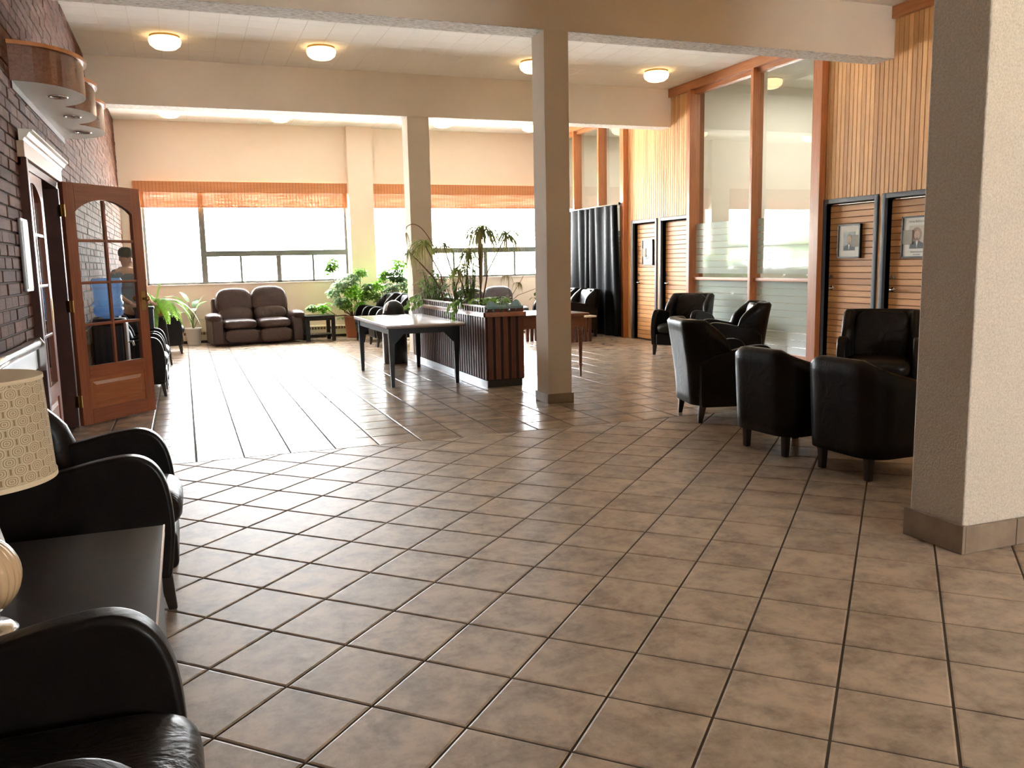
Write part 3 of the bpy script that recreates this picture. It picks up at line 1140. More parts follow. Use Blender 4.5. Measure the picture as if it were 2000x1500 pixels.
def scallop(off=0.0):
    pts = []
    cs = (-0.86, 0.0, 0.86)
    ny = 84
    for i in range(ny + 1):
        y = -1.36 + 2.72 * i / ny
        x = 0
        for c in cs:
            q = 1 - ((y - c) / (0.50 + off)) ** 2
            if q > 0:
                x = max(x, (0.40 + off) * math.sqrt(q))
        pts.append((x, y))
    return [(0, -1.36 - off)] + pts + [(0, 1.36 + off)]


def ribbon(mb, pts, z0, z1, th):
    out = [Vector(p) for p in pts]
    vs_, fs_ = [], []
    for p in out:
        vs_ += [(p.x, p.y, z0), (p.x, p.y, z1)]
    for i in range(len(out) - 1):
        fs_.append((2 * i, 2 * i + 2, 2 * i + 3, 2 * i + 1))
    mb.add(vs_, fs_)
    return mb


sc = scallop()
ribbon(MB(), sc, 0.0, 0.23, 0).build('fascia', M_canopy, cn, smooth=False)
MB().prism([(p[0] * 0.995, p[1]) for p in sc], -0.001, 0.012, 'z').build('underside', M_white, cn)
MB().prism(scallop(0.02), 0.23, 0.255, 'z').build('rim', M_cantop, cn)
for c in (-0.86, 0, 0.86):
    MB().lathe([(0.045, -0.001), (0.066, -0.001), (0.068, -0.008), (0.060, -0.012), (0.044, -0.006), (0.040, 0.0)], (0.22, c, 0), 24).build('downlight_trim', M_chrome, cn, smooth=True)
    MB().lathe([(0.0, -0.003), (0.042, -0.003), (0.044, -0.002)], (0.22, c, 0), 20).build('downlight_well', M_black, cn)
MB().box(0, 0.012, -1.36, 1.36, -0.05, 0.0).build('backing_strip', M_reddark, cn)

# ------------------------------------------------------------------ French door: open leaf and closed leaf
def french(label, loc, ang, lock=True):
    t = thing('french_door', label, 'door', loc, ang, 'French door leaves in the brick wall')
    Wd, H, T_ = 0.90, 2.125, 0.042
    st = 0.115
    y0, y1 = -T_ / 2, T_ / 2
    gx0, gx1, gz0, gz1 = st, Wd - st, 0.52, 2.00
    MB().box(0, st, y0, y1, 0, H).build('stile', M_fr, t, bevel=0.003, seg=1)
    MB().box(Wd - st, Wd, y0, y1, 0, H).build('stile', M_fr, t, bevel=0.003, seg=1)
    MB().box(st, Wd - st, y0, y1, 0, 0.13).build('bottom_rail', M_frh, t)
    MB().box(st, Wd - st, y0, y1, 0.41, 0.52).build('middle_rail', M_frh, t)
    arch = []
    for i in range(15):
        u = i / 14
        arch.append((gx0 + (gx1 - gx0) * u, 1.88 + 0.115 * math.sin(PI * u) ** 0.75))
    MB().prism([(gx1, H), (gx0, H)] + arch, y0, y1, 'y').build('arched_top_rail', M_frh, t)
    # raised panel
    p = MB().box(gx0, gx1, -0.008, 0.008, 0.13, 0.41)
    for s in (-1, 1):
        a, b = s * 0.008, s * 0.018
        vs_ = [(gx0 + .035, a, .165), (gx1 - .035, a, .165), (gx1 - .035, a, .375), (gx0 + .035, a, .375),
               (gx0 + .065, b, .195), (gx1 - .065, b, .195), (gx1 - .065, b, .345), (gx0 + .065, b, .345)]
        p.add(vs_, [(0, 1, 5, 4), (1, 2, 6, 5), (2, 3, 7, 6), (3, 0, 4, 7), (4, 5, 6, 7)])
    p.build('raised_panel', M_frp, t)
    mw = 0.013
    mx = (gx0 + gx1) / 2
    MB().box(mx - mw, mx + mw, -0.016, 0.016, gz0, 1.99).build('muntin', M_fr, t, bevel=0.004, seg=1)
    zs = [0.89, 1.26, 1.63]
    for z in zs:
        for a, b in ((gx0, mx - mw), (mx + mw, gx1)):
            MB().box(a, b, -0.016, 0.016, z - mw, z + mw).build('muntin', M_frh, t, bevel=0.004, seg=1)
    lv = [gz0] + zs + [1.985]
    for i in range(4):
        for a, b in ((gx0, mx - mw), (mx + mw, gx1)):
            z0_, z1_ = lv[i] + (mw if i else 0), lv[i + 1] - (mw if i < 3 else 0)
            if i == 3:
                q = [(a, z0_), (b, z0_)]
                ar = [pt for pt in arch if a - 0.001 <= pt[0] <= b + 0.001]
                q += [(b, ar[-1][1] + 0.004)] + ar[::-1] + [(a, ar[0][1] + 0.004)]
                MB().prism(q, -0.002, 0.002, 'y').build('pane', M_glassd, t)
            else:
                MB().box(a, b, -0.002, 0.002, z0_, z1_).build('pane', M_glassd, t)
    pl = MB().box(Wd - 0.085, Wd - 0.03, y0 - 0.004, y1 + 0.004, 0.98, 1.16).build('lock_plate', M_brass, t, bevel=0.002, seg=1)
    for s in ((-1, 1) if lock else ()):
        MB().lathe([(0.012, 0), (0.012, s * 0.03), (0.026, s * 0.04), (0.028, s * 0.055), (0.018, s * 0.068), (0, s * 0.07)], (Wd - 0.057, s * (T_ / 2 + 0.003), 1.09), 16, axis='y').build('knob', M_brass, pl, smooth=True)
    for z in (0.22, 1.06, 1.88):
        MB().box(-0.03, 0.004, -0.012, 0.014, z - 0.05, z + 0.05).lathe([(0.009, z - 0.052), (0.009, z + 0.052)], (-0.005, -0.02, 0), 8).build('hinge', M_brass, t)
    return t


french('open mahogany French door with arched panes and brass knob swung into the room', (-0.925, 8.36, 0.012), math.atan2(9.067 - 8.358, -0.344 + 0.931))
french('closed mahogany French door leaf flush in the brick wall, nearer than the open leaf', (-0.985, 6.65, 0.012), PI / 2, False)

# ------------------------------------------------------------------ items on the brick wall
nb = thing('notice_plate', 'small white framed notice fixed to the brick wall beside the closed door leaf', 'sign', (XL + 0.005, 6.32, 1.25))
MB().box(0, 0.022, 0, 0.24, 0, 0.47).build('backing', M_steel, nb, bevel=0.003, seg=1)
MB().box(0.022, 0.026, 0.015, 0.225, 0.015, 0.455).build('sheet', M_paper, nb)

rk = thing('wall_rail', 'metal wall rail with rounded chrome top and grey face panel above the table lamp', 'rail', (XL + 0.01, 5.3, 0.76))
MB().box(0, 0.05, -1.3, 0.90, 0.0, 0.12).build('face_panel', M_steel, rk, bevel=0.003, seg=1)
MB().lathe([(0.001, -1.31), (0.034, -1.31), (0.034, 0.90), (0.001, 0.90)], (0.045, 0, 0.155), 16, axis='y').build('rounded_top', M_chrome, rk, smooth=True)
MB().prism([(0, -0.02), (0.09, -0.02), (0.09, 0.16), (0.07, 0.195), (0, 0.195)], 0.95, 0.955, 'y').build('end_plate', M_chrome, rk)

# ------------------------------------------------------------------ armchairs
def ushell(plan, hgt, z0, th, ns=40, nh=7, flare=lambda z: (0, 0), mb=None):
    """Closed thick shell: outer and inner skins of a U plan, rounded along the top edge."""
    mb = mb or MB()
    ring = 2 * nh + 3

    def fn(u, v):
        j = round(v * ring)
        p, n_ = plan(u)
        h = hgt(u)
        tt = min(1.0, min(u, 1 - u) * 14 + 0.35)
        T2 = th * tt
        if j <= nh:
            z = z0 + (h - 0.03 - z0) * j / nh
            o = 0.0
        elif j == nh + 1:
            z, o = h, T2 * 0.28
        elif j == nh + 2:
            z, o = h, T2 * 0.72
        else:
            q = 2 * nh + 3 - j
            z = z0 + (h - 0.03 - z0) * q / nh
            o = T2
        fx, fy = flare((z - z0) / (h - z0 + 1e-6))
        x = p[0] * (1 + fx) - n_[0] * o
        y = p[1] * (1 + fy) - n_[1] * o
        return (x, y, z)
    n0 = len(mb.v)
    mb.grid(fn, ns, ring)
    B = ring + 1
    for i in (0, ns):
        idx = [n0 + i * B + j for j in range(B)]
        mb.f.append(tuple(idx if i == 0 else idx[::-1]))
    for i in range(ns):
        mb.f.append((n0 + i * B, n0 + i * B + ring, n0 + (i + 1) * B + ring, n0 + (i + 1) * B))
    return mb


def uplan(xb, xf, hy, k=2.6):
    """U open towards +x, corners rounded; returns point and outward normal."""
    r = 0.16
    L1 = xf - (xb + r)
    L2 = PI / 2 * r
    L3 = 2 * (hy - r)
    tot = 2 * L1 + 2 * L2 + L3

    def f(u):
        s = u * tot
        if s < L1:
            return (xf - s, -hy), (0, -1)
        s -= L1
        if s < L2:
            a = -PI / 2 - s / r
            return (xb + r + r * math.cos(a), -hy + r + r * math.sin(a)), (math.cos(a), math.sin(a))
        s -= L2
        if s < L3:
            return (xb, -hy + r + s), (-1, 0)
        s -= L3
        if s < L2:
            a = PI - s / r
            return (xb + r + r * math.cos(a), hy - r + r * math.sin(a)), (math.cos(a), math.sin(a))
        s -= L2
        return (xb + r + s, hy), (0, 1)
    return f


def legs(t, pts, z=0.15, r0=0.028, r1=0.017, splay=0.02):
    for x, y in pts:
        sx = math.copysign(splay, x)
        vs_ = []
        for zz, r, ox in ((z, r0, 0), (0, r1, sx)):
            vs_ += [(x + ox - r, y - r, zz), (x + ox + r, y - r, zz), (x + ox + r, y + r, zz), (x + ox - r, y + r, zz)]
        MB().add(vs_, [(0, 1, 5, 4), (1, 2, 6, 5), (2, 3, 7, 6), (3, 0, 4, 7), (0, 3, 2, 1), (4, 5, 6, 7)]).build('leg', M_leg, t, bevel=0.004, seg=1)


def smooth_poly(p, k=4):
    """Catmull-Rom through an open run of points."""
    out = []
    for i in range(len(p) - 1):
        p0, p1, p2, p3 = p[max(0, i - 1)], p[i], p[i + 1], p[min(len(p) - 1, i + 2)]
        for j in range(k):
            t = j / k
            out.append(tuple(0.5 * (2 * p1[c] + (p2[c] - p0[c]) * t + (2 * p0[c] - 5 * p1[c] + 4 * p2[c] - p3[c]) * t * t + (3 * p1[c] - p0[c] - 3 * p2[c] + p3[c]) * t ** 3) for c in (0, 1)))
    out.append(p[-1])
    return out


ARM = [(-0.31, 0.14)] + smooth_poly([(-0.32, 0.50), (-0.22, 0.575), (-0.02, 0.62), (0.12, 0.648), (0.22, 0.652), (0.285, 0.62), (0.325, 0.555), (0.345, 0.46), (0.35, 0.34), (0.34, 0.24), (0.325, 0.14)])


def wing_chair(label):
    """Faces +x. Winged back, rounded side arms, T-cushion and apron."""
    t = thing('armchair', label, 'armchair')
    hb = 0.87

    def hgt(u):
        d = min(u, 1 - u)
        return 0.60 + (hb - 0.60) * min(1, (d / 0.16)) ** 0.55
    pl = uplan(-0.36, -0.04, 0.325)
    ushell(pl, hgt, 0.15, 0.10, 44, 8, lambda q: (0.26 * q ** 1.5, 0.06 * q * q)).build('backrest', M_lblack, t, smooth=True)
    # creased inner back pad
    MBp = cushion(0.05, 0.245, 0.26, (-0.245, 0, 0.60), 6.0, M=Matrix.Rotation(A(-9), 4, 'Y'))
    MBp.build('back_pad', M_lpleat, t, smooth=True)
    for s in (-1, 1):
        a = MB().prism(ARM, s * 0.27, s * 0.35, 'y')
        if s < 0:
            a.f = [f[::-1] for f in a.f]
        a.build('arm', M_lblack, t, bevel=0.026, seg=4)
    cushion(0.31, 0.262, 0.085, (0.075, 0, 0.385), 6).build('seat_cushion', M_lpleat, t, smooth=True)
    MB().box(-0.28, 0.355, -0.265, 0.265, 0.145, 0.31).build('apron', M_lblack, t, bevel=0.03, seg=3)
    legs(t, ((0.30, -0.30), (0.30, 0.30), (-0.28, -0.27), (-0.28, 0.27)))
    return t


def tub_chair(label):
    """Faces +x. One-piece barrel shell that slopes from the back to the arms."""
    t = thing('tub_chair', label, 'armchair')

    def hgt(u):
        d = min(u, 1 - u)
        s = min(1, d / 0.40)
        return 0.545 + 0.20 * (s ** 1.1) - 0.10 * max(0, 1 - d / 0.03)
    pl = uplan(-0.34, 0.33, 0.33)
    ushell(pl, hgt, 0.15, 0.095, 52, 7, lambda q: (-0.07 * (1 - q) ** 1.3, -0.07 * (1 - q) ** 1.3)).build('shell', M_lblack, t, smooth=True)
    cushion(0.27, 0.225, 0.075, (0.06, 0, 0.385), 5).build('seat_cushion', M_lpleat, t, smooth=True)
    MB().box(-0.24, 0.30, -0.225, 0.225, 0.16, 0.33).build('apron', M_lblack, t, bevel=0.025, seg=3)
    legs(t, ((0.25, -0.23), (0.25, 0.23), (-0.24, -0.20), (-0.24, 0.20)), 0.16, 0.026, 0.02, 0.0)
    return t


G1 = 'black leather armchairs'
w0 = wing_chair('black leather armchair in the near left corner, nearest the camera, under the lamp')
w0['group'] = G1
w0.location = (-0.41, 1.63, 0)
wl_ = [((-0.45, 3.93), 0, 'black leather armchair against the brick wall just beyond the lamp table'),
       ((-0.53, 10.32), 0, 'black leather armchair by the brick wall right behind the open French door'),
       ((-0.53, 11.30), 0, 'black leather armchair second behind the open French door, in front of the fern'),
       ((-0.42, 15.30), 0, 'black leather armchair in the far left corner beside the white pot'),
       ((3.32, 14.62), PI, 'black leather armchair nearest the laminate table in the row by the bushy plant'),
       ((3.30, 15.72), PI, 'black leather armchair beside the bushy plant, further from the laminate table'),
       ((6.68, 14.35), PI, 'black leather armchair with bright backrest in front of the black curtain'),
       ((6.68, 15.20), PI, 'black leather armchair by the black curtain, half hidden behind the near column'),
       ((6.78, 10.80), A(-150), 'black leather armchair facing the room in front of the doors by the partition'),
       ((5.92, 8.45), A(153), 'black leather armchair seen from the side before the frosted glass'),
       ((4.35, 6.28), A(-14), 'black leather armchair with creased back beside the two tub chairs'),
       ((5.88, 6.06), A(-136), 'black leather armchair facing the camera in front of the two portrait doors')]
for (x, y), r, lab in wl_:
    c_ = dup(w0, (x, y, 0), r, lab, G1)
    if x == -0.53:
        c_.scale = (0.83, 1, 1)
t0 = tub_chair('black tub chair seen from behind, the left one of two')
t0.location = (4.05, 4.99, 0)
t0.rotation_euler = (0, 0, A(4))
t0['group'] = 'black tub chairs with their backs to the camera'
t0['label'] = 'black tub chair seen from behind, next to the armchair with the creased back'
dup(t0, (4.08, 4.22, 0), A(1), 'black tub chair seen from behind, partly hidden by the stuccoed pier', 'black tub chairs with their backs to the camera')

# ------------------------------------------------------------------ lamp table, lamp, card
tb = thing('side_table', 'low black box side table with a glossy top between two foreground armchairs', 'side table', (-0.54, 2.56, 0))
MB().box(-0.42, 0.42, -0.55, 0.55, 0.465, 0.50).build('table_top', M_darkwood, tb, bevel=0.003, seg=1)
MB().box(0.36, 0.40, -0.53, 0.53, 0.06, 0.465).build('front_panel', M_darkwood, tb)
for s in (-1, 1):
    MB().box(-0.40, 0.40, s * 0.53 - 0.015, s * 0.53 + 0.015, 0, 0.465).build('side_panel', M_darkwood, tb)
MB().box(0.417, 0.4225, -0.55, 0.55, 0.497, 0.501).build('edge_strip', M_chrome, tb)

lp = thing('table_lamp', 'table lamp with tan patterned drum shade and ribbed ceramic base on the black table', 'lamp', (-0.525, 2.31, 0.5))
MB().lathe([(0.0, 0), (0.085, 0), (0.088, 0.008), (0.075, 0.02), (0.05, 0.024), (0.045, 0.03)], n=40).build('glass_foot', M_chrome, lp, smooth=True)
prof = [(0.045, 0.028), (0.05, 0.04), (0.048, 0.052)]
for i in range(15):
    a_ = -1.15 + 2.3 * i / 14
    prof.append((0.105 * math.cos(a_), 0.148 + 0.105 * math.sin(a_)))
prof += [(0.03, 0.25), (0.02, 0.27), (0.0, 0.27)]
MB().lathe(prof, n=120, rib=(0.022, 30)).build('ribbed_body', M_ceramic, lp, smooth=True)
MB().lathe([(0.008, 0.26), (0.008, 0.58)], n=10).build('stem', M_brass, lp)
NSH = 64
sm = MB()
uvs = []
zz = [0.385, 0.40, 0.62, 0.628]
for i in range(NSH + 1):
    a_ = 2 * PI * i / NSH
    for j, z in enumerate(zz):
        r = 0.203 - (z - 0.385) / 0.24 * 0.012
        sm.v.append((r * math.cos(a_), r * math.sin(a_), z))
for i in range(NSH):
    for j in range(3):
        sm.f.append((i * 4 + j, (i + 1) * 4 + j, (i + 1) * 4 + j + 1, i * 4 + j + 1))
me = sm.mesh('lamp_shade', True)
uvl = me.uv_layers.new(name='UVMap')
for lpz in me.loops:
    v_i = lpz.vertex_index
    uvl.data[lpz.index].uv = (((v_i // 4) / NSH), (zz[v_i % 4] - 0.385) / 0.243)
me.materials.append(M_shade)
sh = link('lamp_shade', me, lp)
so = sh.modifiers.new('solid', 'SOLIDIFY')
so.thickness = 0.003
so.offset = -1
MB().lathe([(0.2035, 0.383), (0.2055, 0.383), (0.2055, 0.395), (0.2030, 0.395)], n=64).build('shade_trim', plain('shade_trim', (0.66, 0.54, 0.36), 0.8), sh)
MB().lathe([(0.1905, 0.622), (0.193, 0.622), (0.193, 0.631), (0.1905, 0.631)], n=64).build('shade_trim', plain('shade_trim', (0.66, 0.54, 0.36), 0.8), sh)

pc = thing('leaflet', 'white folded leaflet standing behind the table lamp', 'paper', (-0.55, 2.68, 0.501))
MB().prism([(-0.05, 0), (0.05, 0), (0.045, 0.002), (0.0, 0.20), (-0.045, 0.002)], -0.1, 0.06, 'y').build('sheet', M_paper, pc)

# ------------------------------------------------------------------ laminate table
tt = thing('laminate_table', 'pale laminate table with slim black steel legs beside the slatted planter', 'table', (2.53, 10.36, 0))
MB().prism([(-0.46, -1.0), (0.44, -1.03), (0.47, 1.0), (-0.44, 1.06)], 0.685, 0.71, 'z').build('table_top', M_laminate, tt, bevel=0.004, seg=1)
MB().prism([(-0.463, -1.003), (0.443, -1.033), (0.473, 1.003), (-0.443, 1.063)], 0.672, 0.690, 'z').build('edge_band', M_edge, tt)
for y in (-0.90, 0.86):
    MB().box(-0.40, 0.40, y - 0.012, y + 0.012, 0.60, 0.672).build('apron', M_tleg, tt)
for x in (-0.40, 0.37):
    MB().box(x - 0.012, x + 0.012, -0.90, 0.86, 0.60, 0.672).build('apron', M_tleg, tt)
for x in (-0.39, 0.37):
    for y in (-0.89, 0.86):
        s = 1 if x > 0 else -1
        b_ = MB().prism([(x - 0.035, y - 0.03), (x + 0.035, y - 0.03), (x + 0.035, y + 0.03), (x - 0.035, y + 0.03)], 0.672, 0.0, 'z', 0.55)
        b_.prism([(x - s * 0.03, 0.60), (x - s * 0.15, 0.60), (x - s * 0.03, 0.48)], y - 0.01, y + 0.01, 'y')
        b_.build('leg', M_tleg, tt)

# ------------------------------------------------------------------ bin
bn = thing('waste_bin', 'dark domed cylindrical waste bin behind the laminate table', 'bin', (2.73, 11.86, 0))
MB().lathe([(0.165, 0), (0.172, 0.01), (0.172, 0.66), (0.176, 0.67)], n=36).build('body', M_bin, bn, smooth=True)
MB().lathe([(0.176, 0.67)] + [(0.150 * math.cos(a_ * PI / 2) + 0.0, 0.72 + 0.165 * math.sin(a_ * PI / 2)) for a_ in [i / 9 for i in range(10)]], n=36).build('domed_lid', M_bin, bn, smooth=True)
MB().grid(lambda u, v: ((0.153) * math.cos((0.15 + 0.75 * v)) * math.cos(PI + 0.35 + u * 0.35), 0.153 * math.cos(0.15 + 0.75 * v) * math.sin(PI + 0.35 + u * 0.35), 0.72 + 0.168 * math.sin(0.15 + 0.75 * v)), 8, 8).build('flap_highlight', plain('flap_glint', (0.55, 0.56, 0.58), 0.4, 0.6), bn, smooth=True)  # pale patch on the dome puts the flap's highlight into the colour

# ------------------------------------------------------------------ wooden side table behind the column
wt = thing('wooden_table', 'dark stained wooden table with turned tapering legs behind the near column', 'table', (4.02, 9.66, 0))
MB().box(-0.46, 0.47, -0.45, 0.45, 0.735, 0.765).build('table_top', M_tablewood, wt, bevel=0.006)
for q in ((-0.40, 0.42, -0.40, -0.375), (-0.40, 0.42, 0.375, 0.40), (-0.42, -0.395, -0.38, 0.38), (0.395, 0.42, -0.38, 0.38)):
    MB().box(*q, 0.60, 0.735).build('apron', M_tablewood, wt)
for x in (-0.385, 0.385):
    for y in (-0.365, 0.365):
        p = [(0.030, 0.60), (0.034, 0.57), (0.024, 0.55), (0.030, 0.53), (0.027, 0.50), (0.018, 0.16), (0.026, 0.145), (0.016, 0.125), (0.013, 0.02), (0.012, 0.0)]
        m_ = MB().lathe(p, (x, y, 0), 14)
        m_.box(x - 0.033, x + 0.033, y - 0.033, y + 0.033, 0.60, 0.735)
        m_.build('leg', M_tablewood, wt)
MB().lathe([(0.006, 0), (0.006, -0.015), (0.014, -0.02), (0.012, -0.032), (0, -0.034)], (0.0, -0.40, 0.665), 12, axis='y').build('knob', M_tablewood, wt)

# ------------------------------------------------------------------ slatted planter
PX0, PX1, PY0, PY1 = 3.06, 3.515, 8.89, 12.12
pt = thing('slatted_planter', 'long reddish slatted timber planter box full of plants beside the far column', 'planter', ((PX0 + PX1) / 2, (PY0 + PY1) / 2, 0))
ox, oy = (PX0 + PX1) / 2, (PY0 + PY1) / 2
MB().box(PX0 + 0.02 - ox, PX1 - 0.02 - ox, PY0 + 0.02 - oy, PY1 - 0.02 - oy, 0.0, 0.08).build('plinth', M_black, pt)
MB().box(PX0 + 0.012 - ox, PX0 + 0.02 - ox, PY0 + 0.0 - oy, PY1 - 0.02 - oy, 0.0, 0.08).build('metal_kick_strip', M_steel, pt)
MB().box(PX0 + 0.004 - ox, PX1 - 0.004 - ox, PY0 + 0.004 - oy, PY1 - 0.004 - oy, 0.08, 0.82).build('inner_box', plain('box_dark', (0.02, 0.012, 0.01), 0.8), pt)
MB().box(PX0 + 0.03 - ox, PX1 - 0.03 - ox, PY0 + 0.03 - oy, PY1 - 0.03 - oy, 0.82, 0.84).build('soil', M_soil, pt)
sl = MB().box(0, 0.012, 0, 0.043, 0, 0.80).mesh('slat')
sl.materials.append(M_redslat)
y = PY0 + 0.0
while y < PY1 - 0.04:
    link('slat', sl, pt, loc=(PX0 - ox, y - oy, 0.09))
    link('slat', sl, pt, loc=(PX1 - 0.012 - ox, y - oy, 0.09))
    y += 0.0885
sl2 = MB().box(0, 0.058, 0, 0.02, 0, 0.80).mesh('slat')
sl2.materials.append(M_redslat)
for i in range(5):
    link('slat', sl2, pt, loc=(PX0 + 0.028 + i * 0.0905 - ox, PY0 - 0.004 - oy, 0.09))
    link('slat', sl2, pt, loc=(PX0 + 0.028 + i * 0.0905 - ox, PY1 - 0.018 - oy, 0.09))
MB().box(PX0 - 0.022 - ox, PX0 - ox, PY0 - 0.03 - oy, PY1 - oy, 0.785, 0.835).build('band', M_redband, pt, bevel=0.003, seg=1)
MB().box(PX0 - 0.022 - ox, PX1 + 0.022 - ox, PY0 - 0.03 - oy, PY0 - 0.006 - oy, 0.785, 0.835).build('band', M_redband, pt, bevel=0.003, seg=1)
MB().box(PX1 - ox, PX1 + 0.022 - ox, PY0 - 0.03 - oy, PY1 - oy, 0.785, 0.835).build('band', M_redband, pt, bevel=0.003, seg=1)
rim_m = plain('pale_rim', (0.50, 0.45, 0.40), 0.35)
MB().box(PX0 - 0.005 - ox, PX0 + 0.03 - ox, PY0 - oy, PY1 - oy, 0.89, 0.905).box(PX1 - 0.03 - ox, PX1 + 0.005 - ox, PY0 - oy, PY1 - oy, 0.89, 0.905).build('rim', rim_m, pt)
# crumpled liner at the near end
random.seed(3)
lm = MB()
NL = 16
for i in range(NL + 1):
    u = i / NL
    x = PX0 + 0.02 + (PX1 - PX0 - 0.04) * u - ox
    pk = 0.018 + 0.055 * (abs(math.sin(u * 9.0)) ** 1.5 if (u < 0.35 or u > 0.6) else 0.05) * random.uniform(0.7, 1.2)
    lm.v += [(x, PY0 - 0.012 - oy, 0.872), (x, PY0 - 0.014 - oy, 0.895), (x, PY0 + 0.03 - oy, 0.895 + pk), (x, PY0 + 0.10 + random.uniform(-.02, .02) - oy, 0.86)]
for i in range(NL):
    for j in range(3):
        lm.f.append((i * 4 + j, (i + 1) * 4 + j, (i + 1) * 4 + j + 1, i * 4 + j + 1))
lm.build('plastic_liner', M_tarp, pt)

# ------------------------------------------------------------------ sofas
def sofa(label, loc, rz, mat, name='loveseat', sc=(0.93, 0.95, 0.98)):
    """Faces -y. Reclining two seater."""
    t = thing(name, label, 'sofa', loc, rz)
    MB().box(-0.72, 0.72, -0.36, 0.40, 0.03, 0.26).build('base', mat, t, bevel=0.03, seg=3)
    for s in (-1, 1):
        def pf(p):
            if p.z < 0:
                p.z *= 1.0
            return Vector((p.x, p.y, p.z + 0.03 * (1 - (p.x / 0.32) ** 2)))
        Mt = Matrix.Rotation(A(-12), 4, 'X')
        up = cushion(0.352, 0.14, 0.235, (s * 0.34, 0.20, 0.765 + (0.025 if s > 0 else 0)), 4.6, puff=pf, M=Mt).build('back_cushion', mat, t, smooth=True)
        cushion(0.325, 0.12, 0.16, (s * 0.33, 0.10, 0.53), 3.6, M=Mt).build('lumbar_cushion', mat, t, smooth=True)
        cushion(0.315, 0.32, 0.095, (s * 0.325, -0.14, 0.385), 4.5).build('seat_cushion', mat, t, smooth=True)
        cushion(0.312, 0.07, 0.125, (s * 0.325, -0.385, 0.175), 5).build('footrest', mat, t, smooth=True)
        MB().prism([(-0.42, 0.04), (0.38, 0.04), (0.42, 0.50), (-0.36, 0.50), (-0.42, 0.42)], s * 0.66, s * 0.86, 'x').build('arm_panel', mat, t, bevel=0.03, seg=3)
        cushion(0.15, 0.31, 0.085, (s * 0.79, -0.14, 0.515), 2.4).build('arm_pad', mat, t, smooth=True)
    MB().prism([(0.16, 0.1), (0.40, 0.1), (0.46, 0.80), (0.30, 0.86), (0.2, 0.5)], -0.74, 0.74, 'x').build('back_shell', mat, t, bevel=0.04, seg=3)
    t.scale = sc
    return t


sofa('brown leather reclining loveseat under the left window', (1.17, 16.42, 0), A(7), M_lbrown)
sofa('grey leather reclining loveseat behind the slatted planter, only its top showing', (5.64, 16.30, 0), A(-4), M_lgrey, sc=(0.88, 0.92, 0.86))

# ------------------------------------------------------------------ black end table
et = thing('end_table', 'small square black open end table to the right of the loveseat', 'side table', (2.31, 16.33, 0), A(3))
MB().box(-0.27, 0.27, -0.25, 0.25, 0.44, 0.475).build('table_top', M_darkwood, et, bevel=0.003, seg=1)
for s in (-1, 1):
    MB().box(s * 0.25 - 0.015, s * 0.25 + 0.015, -0.24, 0.24, 0.385, 0.44).build('apron', M_darkwood, et)
    MB().box(-0.25, 0.25, s * 0.235 - 0.012, s * 0.235 + 0.012, 0.385, 0.44).build('apron', M_darkwood, et)
    for q in (-1, 1):
        MB().box(s * 0.235 - 0.035, s * 0.235 + 0.035, q * 0.22 - 0.025, q * 0.22 + 0.025, 0, 0.44).build('leg', M_darkwood, et)
MB().box(-0.24, 0.24, -0.22, 0.22, 0.10, 0.125).build('shelf', M_darkwood, et)

# ------------------------------------------------------------------ white-topped low table
lt = thing('coffee_table', 'low white topped table on a dark slatted base seen between planter and near column', 'table', (6.02, 13.6, 0))
MB().box(-0.55, 0.55, -0.40, 0.40, 0.42, 0.45).build('table_top', M_laminate, lt, bevel=0.004, seg=1)
m_ = MB().box(0, 0.05, 0, 0.05, 0, 0.42).mesh('slat')
m_.materials.append(M_redslat)
for i in range(12):
    for y in (-0.33, 0.28):
        link('slat', m_, lt, loc=(-0.48 + i * 0.083, y, 0))

# ------------------------------------------------------------------ curtain and rod
cu = thing('black_curtain', 'long black pleated curtain drawn across the far glazed partition', 'curtain', (7.22, 14.6, 0))
nf = 120


def cf(u, v):
    top = v
    yy = -0.93 + 2.5 * u + 0.10 * (1 - v) * -1 * (1 - u) ** 3
    ph = u * 58 + 1.2 * math.sin(u * 13)
    amp = 0.035 * (1.1 - 0.35 * v) * (0.6 + 0.4 * math.sin(u * 21 + 1) ** 2)
    return (amp * math.sin(ph) + 0.012 * math.sin(ph * 0.37 + v * 3), yy + 0.012 * math.cos(ph), 0.02 + (2.345 - 0.02) * v)


MB().grid(cf, 300, 10).build('cloth', M_velvet, cu, smooth=True)
rd = thing('curtain_rod', 'thin white curtain rod with a dark end knob above the black curtain', 'curtain rod', (7.24, 14.9, 2.36))
MB().tube([(0, -1.24, 0), (0, 2.1, 0)], 0.011, 10).build('rod', M_white, rd, smooth=True)
MB().lathe([(0, -0.025), (0.02, -0.018), (0.026, 0), (0.02, 0.018), (0, 0.025)], (0, -1.265, 0), 12, axis='y').build('finial', M_black, rd, smooth=True)
MB().box(0.0, 0.12, -1.20, -1.18, -0.012, 0.012).build('bracket', M_white, rd)
MB().box(0.0, 0.16, 2.05, 2.07, -0.012, 0.012).build('bracket', M_white, rd)


# ------------------------------------------------------------------ framed portraits on the doors
def text_obj(body, size, mat, parent, loc, M3, name='lettering'):
    c = bpy.data.curves.new(name, 'FONT')
    c.body = body
    c.size = size
    c.extrude = 0.0002
    c.align_x = 'CENTER'
    o = bpy.data.objects.new(name, c)
    c.materials.append(mat)
    COL.objects.link(o)
    bpy.context.view_layer.update()
    me_ = bpy.data.meshes.new_from_object(o.evaluated_get(bpy.context.evaluated_depsgraph_get()))
    bpy.data.objects.remove(o)
    o = bpy.data.objects.new(name, me_)
    COL.objects.link(o)
    o.parent = parent
    o.matrix_local = Matrix.Translation(loc) @ M3.to_4x4()
    return o


